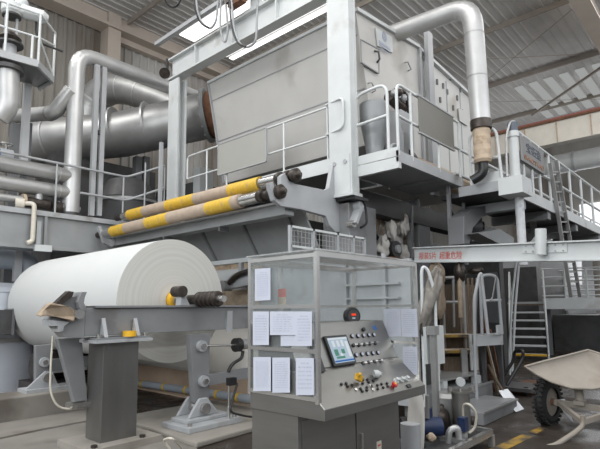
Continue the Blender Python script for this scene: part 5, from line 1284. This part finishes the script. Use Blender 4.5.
# steel stairs and landing
S0 = pZ(530, 361, 0)
sf = V((0.96, 0.28, 0)).normalized(); sw = V((-0.28, 0.96, 0)).normalized()
t = thing('steel_stairs', 'grey steel stairs climbing to the landing, first tread edged in yellow', 'stairs', S0)
nst, zl = 7, 1.70
for k in range(nst):
    c = S0 + sf * (0.15 + 0.2 * k) + V((0, 0, zl * (k + 0.7) / nst))
    tr_ = MB().box(c, (0.22, 0.92, 0.05), (sf, sw, V((0, 0, 1)))).build('tread', 'whitepipe' if k < nst - 1 else 'wood', t)
    if k == 0: MB().box(c - sf * 0.112, (0.01, 0.92, 0.06), (sf, sw, V((0, 0, 1)))).build('yellow_edge', 'yellowp', tr_)
for s in (-0.5, 0.5):
    a = S0 + sw * s + V((0, 0, 0.02)); b = S0 + sf * 1.55 + sw * s + V((0, 0, zl))
    MB().bar(a, b, 0.05, 0.2).build('stringer', 'lgrey', t)
    MB().tube([a + V((0, 0, 0.1)), a + sf * 0.1 + V((0, 0, 0.95)), b + V((0, 0, 1.0)), b + sf * 0.4 + V((0, 0, 1.0)), b + sf * 0.4], 0.025, 8, 0.12).build('hand_rail', 'whitepipe', t)
    MB().tube([a + (b - a) * 0.5, a + (b - a) * 0.5 + V((0, 0, 0.97))], 0.022, 8).build('post', 'whitepipe', t)
L0 = S0 + sf * 1.6
t = thing('steel_landing', 'grey landing platform at the head of the steel stairs with a railing', 'platform', L0 + V((1, -1, 0)))
MB().box(L0 + sf * 0.7 + sw * -0.9 + V((0, 0, zl - 0.02)), (1.4, 3.0, 0.08), (sf, sw, V((0, 0, 1)))).build('deck', 'lgrey', t)
MB().box(L0 + sf * -0.02 + sw * -1.45 + V((0, 0, zl - 0.05)), (0.04, 2.0, 0.34), (sf, sw, V((0, 0, 1)))).build('fascia', 'white', t)
for s in (-0.5, -1.1, -1.7, -2.3):
    p = L0 + sw * s + V((0, 0, zl)); MB().tube([p, p + V((0, 0, 1.05))], 0.028, 8).build('post', 'whitepipe', t)
for z in (0.5, 0.78, 1.05, 0.2): MB().tube([L0 + sw * -0.45 + V((0, 0, zl + z)), L0 + sw * -2.4 + V((0, 0, zl + z))], 0.022, 8).build('rail', 'whitepipe', t)
for s in (-0.6, -2.2): p = L0 + sw * s + sf * 0.6; MB().box(p + V((0, 0, zl / 2 - 0.05)), (0.12, 0.12, zl - 0.1), (sf, sw, V((0, 0, 1)))).build('leg', 'beam', t)
# second distant landing further right
L1 = pD(598, 305, 20.0); L1.z = 0
t = thing('far_landing', 'distant pale landing with doubled rails at the right edge', 'platform', L1)
MB().box(L1 + sf * 0.5 + V((0, 0, 1.5)), (1.6, 3.2, 0.25), (sf, sw, V((0, 0, 1)))).build('deck', 'lgrey', t)
for s in (-1.0, -0.3, 0.4, 1.1):
    p = L1 + sw * s + V((0, 0, 1.6)) - sf * 0.2; MB().tube([p, p + V((0, 0, 1.4))], 0.04, 8).build('post', 'whitepipe', t)
for z in (2.2, 2.6, 3.0): MB().tube([L1 + sw * -1.5 - sf * 0.2 + V((0, 0, z)), L1 + sw * 1.3 - sf * 0.2 + V((0, 0, z))], 0.04, 8).build('rail', 'whitepipe', t)
for s in (-1.2, 1.2): p = L1 + sw * s + sf * 0.5; MB().box(p + V((0, 0, 0.7)), (0.14, 0.14, 1.38), (sf, sw, V((0, 0, 1)))).build('leg', 'beam', t)
# diagonal white strut of landing
a, b = pD(556, 365, 17.5), pD(640, 318, 19)
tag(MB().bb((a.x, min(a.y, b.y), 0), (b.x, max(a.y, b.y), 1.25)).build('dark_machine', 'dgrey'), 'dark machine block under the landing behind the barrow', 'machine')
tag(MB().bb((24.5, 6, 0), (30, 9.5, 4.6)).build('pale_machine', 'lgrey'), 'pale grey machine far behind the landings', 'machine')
tag(MB().bb((19.0, 5.6, 0), (22.5, 8.6, 3.0)).build('dark_backing', 'dgrey'), 'dark backing block added for the gloom behind the steel stairs', 'machine')  # added block that stands in for the darkness behind the stairs

# bent black handle (trolley)
t = thing('trolley_handle', 'black bent tube handle of a low hand trolley in front of the steel stairs', 'trolley', pD(512, 384, 9.0))
MB().tube([pD(502, 378, 9.2), pD(514, 360, 9.2), pD(514, 351, 9.2), pD(523, 350, 9.0), pD(523, 358, 9.0), pD(507, 385, 8.8)], 0.03, 8, 0.1).build('tube', 'black', t)
q = pD(508, 388, 9.2); MB().bb((q.x - 0.3, q.y - 0.5, 0.08), (q.x + 0.5, q.y + 0.1, 0.14)).build('bed', 'dgrey', t)
for s in (-0.15, 0.35): MB().cyl((q.x + s, q.y - 0.4, 0.08), (q.x + s, q.y - 0.34, 0.08), 0.078).build('wheel', 'rubber', t)
tag(MB().bb((9.6, 2.9, 0.001), (11.0, 3.6, 0.06)).build('red_brown_mat', 'rust'), 'flat reddish brown plate on the floor behind the shovel', 'plate')
a, b = pZ(488, 385, 0.07), pZ(478, 391, 0.07)
tag(MB().tube([a, b], 0.07, 10).build('pale_pipe_piece', 'offpipe'), 'short pale pipe piece lying by the foot of the leaning bars', 'pipe')

# stepped steel troughs
t = thing('steel_trough', 'lower of the two grey steel troughs, nearest the wet floor', 'trough', (7.4, 3.0, 0))
MB().prism([(6.75, 2.78, 0), (8.05, 2.78, 0), (8.05, 2.78, 0.18), (7.55, 2.78, 0.20), (6.75, 2.78, 0.17)], (0, 0.5, 0)).build('body', 'grey', t, bevel=0.01)
MB().bb((6.75, 2.76, 0.155), (8.07, 2.79, 0.18)).build('rim', 'alud', t)
t = thing('steel_trough', 'higher of the two grey steel troughs, behind the lower one', 'trough', (7.4, 3.5, 0))
MB().prism([(6.6, 3.3, 0), (8.45, 3.3, 0), (8.45, 3.3, 0.34), (6.6, 3.3, 0.38)], (0, 0.6, 0)).build('body', 'grey', t, bevel=0.01)
MB().bb((6.6, 3.28, 0.33), (8.46, 3.31, 0.36)).build('rim', 'alud', t)
t = thing('steel_table', 'low pale steel table behind the pump skid', 'table', (7.2, 3.9, 0))
zz = 0.47
MB().prism([pZ(436, 383, zz), pZ(480, 374.5, zz), pZ(474, 370, zz), pZ(436, 370.5, zz)], (0, 0, 0.03)).build('top', 'alud', t)
for u, v in ((476, 375), (442, 381), (445, 371.5), (470, 371)):
    p = pZ(u, v, zz); MB().bb((p.x - 0.06, p.y - 0.06, 0), (p.x + 0.06, p.y + 0.06, zz)).build('leg', 'white', t)
# white shovel
t = thing('white_scoop', 'white plastic scoop shovel standing against the grey troughs', 'shovel', pZ(520, 409, 0))
b0 = pZ(524, 409, 0.01); b1 = pZ(516, 412, 0.01)
MB().prism([pD(499, 391, 7.75), pD(508, 389, 7.85), b0, b1, pD(506, 402, 7.6)], (0.03, 0.02, 0)).build('blade', 'bag', t)
MB().tube([pD(503, 391, 7.8), pD(498, 383, 8.0), pD(488, 365, 8.3)], 0.022, 8).build('handle', 'wood', t)

# pump skid
t = thing('pump_skid', 'pump skid with blue motor and steel filter pot right of the console', 'pump', (5.6, 2.8, 0))
a, b = pZ(491, 432, 0.16), pZ(440, 458, 0.16)
c = pZ(410, 440, 0.16); d_ = b + (pZ(491, 432, 0.16) - a)
side = V((b.y - a.y, -(b.x - a.x), 0)).normalized()
if side.dot(FWD) < 0: side = -side
MB().bar(a, b, 0.05, 0.07).build('frame_rail', 'steelb', t); MB().bar(a + side * 0.75, b + side * 0.75, 0.05, 0.07).build('frame_rail', 'alud', t); MB().bar(a, a + side * 0.75, 0.05, 0.07).build('frame_rail', 'alud', t)
MB().bar((a + b) / 2, (a + b) / 2 + side * 0.75, 0.05, 0.07).build('frame_rail', 'alud', t)
for p in (a, a + side * 0.75, b + side * 0.75, b): MB().bb((p.x - 0.03, p.y - 0.03, 0), (p.x + 0.03, p.y + 0.03, 0.13)).build('foot', 'alud', t)
MB().prism([a + V((0, 0, -0.03)), b + V((0, 0, -0.03)), b + side * 0.75 + V((0, 0, -0.03)), a + side * 0.75 + V((0, 0, -0.03))], (0, 0, 0.02)).build('drip_tray', 'dgrey', t)
q = pD(424, 427, 5.3); mo = MB().cyl(q + V((-0.12, 0.1, 0)), q + V((0.14, -0.12, 0)), 0.10).build('motor', 'blue', t)
MB().cyl(q + V((-0.2, 0.17, 0)), q + V((-0.12, 0.1, 0)), 0.11).build('fan_cover', 'black', mo); MB().bb((q.x - 0.06, q.y - 0.06, q.z + 0.1), (q.x + 0.08, q.y + 0.06, q.z + 0.19)).build('terminal_box', 'blue', mo)
MB().bb((q.x - 0.15, q.y - 0.1, 0.15), (q.x + 0.15, q.y + 0.1, q.z - 0.12)).build('motor_foot', 'dgrey', t)
q = pD(450, 417, 5.9); MB().lathe((q.x, q.y, 0.16), (q.x, q.y, pD(450, 393, 5.9).z), [(0, 0.19), (0.9, 0.19), (1, 0.14)], 24).build('pressure_vessel', 'alud', t)
q = pD(461.5, 415, 5.6); zt_ = pD(461, 391, 5.6).z
MB().lathe((q.x, q.y, 0.2), (q.x, q.y, zt_), [(0, 0.10), (0.94, 0.10), (0.95, 0.13), (1, 0.13)], 20).build('filter_pot', 'steel', t)
q3 = V((q.x, q.y, zt_ + 0.1)); e = -FWD; gz = MB().cyl(q3, q3 + V((e.x, e.y, 0)) * 0.04, 0.05).build('pressure_gauge', 'white', t); MB().cyl((q.x, q.y, zt_), (q.x, q.y, zt_ + 0.06), 0.012).build('gauge_stem', 'chrome', t)
for s in (-0.1, 0.12): MB().cyl((q.x + s, q.y - s * 0.8, zt_ - 0.02), (q.x + s, q.y - s * 0.8, zt_ + 0.05), 0.025).build('clamp_bolt', 'chrome', t)
MB().tube([pD(463, 418, 5.5), pD(463, 404, 5.5), pD(470, 404, 5.4), pD(477, 414, 5.4), pD(475, 428, 5.4), pD(469, 433, 5.4)], 0.014, 8, 0.12).build('hose', 'offpipe', t)
q = pD(463, 424, 5.35); MB().bb((q.x - 0.05, q.y - 0.04, q.z - 0.07), (q.x + 0.05, q.y + 0.04, q.z + 0.07)).build('blue_valve_block', 'blue', t); MB().bb((q.x - 0.04, q.y - 0.03, 0.16), (q.x + 0.04, q.y + 0.03, q.z - 0.09)).build('block_stand', 'alud', t)
MB().tube([pD(448, 448, 5.3), pD(449, 430, 5.3), pD(458, 427, 5.3), pD(459, 441, 5.3)], 0.035, 10, 0.1).build('u_pipe', 'alu', t)
MB().tube([pD(467, 428, 5.7), pD(467, 400, 5.7)], 0.018, 8).build('riser_tube', 'chrome', t)
q = pD(440, 430, 5.6); MB().blob((q.x, q.y, 0.32), (0.14, 0.12, 0.16), 0.25, 8).build('pump_body', 'greasy', t)
q = pD(431, 437, 5.2); MB().blob(q, (0.045, 0.045, 0.045), 0.2, 9).build('brass_cock', 'tan', t)
MB().tube([pD(470, 420, 5.6), pD(476, 421, 5.6)], 0.05, 10).build('stub', 'greasy', t)
# wax-like pale stand next to the console
t = thing('pulp_coated_stand', 'pale pulp coated stand between the console and the blue motor', 'stand', pY(417, 449, 2.75))
q = pD(417, 420, 5.15); MB().blob((q.x, q.y, 0.42), (0.08, 0.08, 0.40), 0.25, 51, 16, 14).build('stem', 'felt', t); MB().cyl((q.x - 0.14, q.y, 0.1), (q.x - 0.14, q.y, 0.42), 0.10).build('pot', 'lgrey', t)
tag(MB().tube([pD(427, 395, 5.0), pD(427.5, 418, 5.0)], 0.022, 8).build('steel_drop_tube', 'alud'), 'short steel tube hanging down beside the console end', 'tube')

# ================================================================ BARROW
BP = [(525, 366.5), (545, 361), (567, 355.5), (588, 350), (601, 354), (622, 366), (630, 376), (612, 386), (592, 389), (571, 388), (552, 382), (537, 374.5)]
def bd(v): return 6.9 - (v - 350) / 39 * 0.65
rim = [pD(u, v, bd(v)) for u, v in BP]
cen = sum(rim, V()) / len(rim)
nn = (rim[0] - cen).cross(rim[3] - cen).normalized()
if nn.dot(EYE - cen) < 0: nn = -nn
t = thing('hand_barrow', 'pale steel two wheeled barrow with its scoop tray tipped, at the right edge', 'barrow', (cen.x, cen.y, 0))
def tray(off, th):
    mb = MB(); rg = []
    for s, dp in ((1.0, 0.0), (0.95, 0.03), (0.85, 0.06), (0.7, 0.08), (0.45, 0.095), (0.2, 0.1), (0.02, 0.1)):
        rg.append([cen + (p - cen) * s - nn * (dp + off) for p in rim])
    n_ = len(rim)
    mb.add(sum(rg, []), [(i * n_ + k, i * n_ + (k + 1) % n_, (i + 1) * n_ + (k + 1) % n_, (i + 1) * n_ + k) for i in range(len(rg) - 1) for k in range(n_)] + [tuple((len(rg) - 1) * n_ + k for k in range(n_))], True)
    return mb
tray(0, 0).build('tray', 'barrow', t, solid=0.015)
MB().tube(rim + [rim[0], rim[1]], 0.016, 8).build('rim', 'barrow', t)
# wheels
wc = pD(548.5, 408, 6.75); wc.z = 0.30
ax = V((-0.17, -0.985, 0)).normalized()
def wheel(c):
    w = MB().lathe(c - ax * 0.07, c + ax * 0.07, [(0, 0.19), (0.02, 0.25), (0.2, 0.295), (0.5, 0.3), (0.8, 0.295), (0.98, 0.25), (1, 0.19)], 32, False).build('wheel', 'rubber', t)
    tr_ = MB()
    u_, v_ = frame(ax)
    for k in range(30):
        a_ = k / 30 * math.tau
        dr = u_ * math.cos(a_) + v_ * math.sin(a_); tg = ax.cross(dr)
        for s in (-0.04, 0.04): tr_.box(c + dr * 0.300 + ax * s + tg * (0.012 if s > 0 else -0.012), (0.03, 0.055, 0.028), (dr, ax, tg))
    tr_.build('tread_blocks', 'rubber', w)
    MB().lathe(c - ax * 0.05, c + ax * 0.05, [(0, 0.05), (0.1, 0.19), (0.9, 0.19), (1, 0.05)], 28).build('hub', 'barrow', w)
    MB().cyl(c - ax * 0.07, c + ax * 0.09, 0.045).build('hub_cap', 'rust', w)
wheel(wc); wheel(wc + ax * 1.0)
MB().bar(wc + ax * 0.08, wc + ax * 0.92, 0.06, 0.07).build('axle', 'barrow', t)
ac = wc + ax * 0.42
MB().bb((ac.x - 0.1, ac.y - 0.06, ac.z + 0.02), (ac.x + 0.1, ac.y + 0.06, ac.z + 0.07)).build('axle_block', 'barrow', t)
tc2 = cen - nn * 0.15
pp0 = pD(578.5, 400, 6.5); 
MB().tube([V((ac.x, ac.y, ac.z + 0.03)), V((ac.x + 0.02, ac.y + 0.02, ac.z + 0.27))], 0.055, 12).build('tray_post', 'barrow', t)
k1 = pD(583, 422, 6.05); 
for p in (wc + ax * 0.14, wc + ax * 0.84): MB().bar(V((p.x, p.y, p.z - 0.0)), k1, 0.05, 0.06).build('v_brace', 'barrow', t)
pq = [k1 + V((0, 0, 0.08)), k1 - V((0, 0, 0.04)), pD(576, 432, 5.95), pD(556, 445, 5.75), pD(540, 449, 5.7)]
MB().tube(pq, 0.03, 10, 0.06).build('prop_leg', 'barrow', t)
q = wc + ax * 0.10
sk_ = MB(); sk_.prism([q + V((0, -0.02, 0.03)), q + V((0.08, -0.1, 0.04)), q + V((0.14, -0.14, -0.16)), q + V((0.17, -0.16, -0.27)), q + V((0.10, -0.1, -0.18))], (0.012, 0.015, 0))
tag(sk_.build('plastic_strip', 'bag'), 'white plastic strip caught on the barrow axle beside the wheel', 'plastic strip')
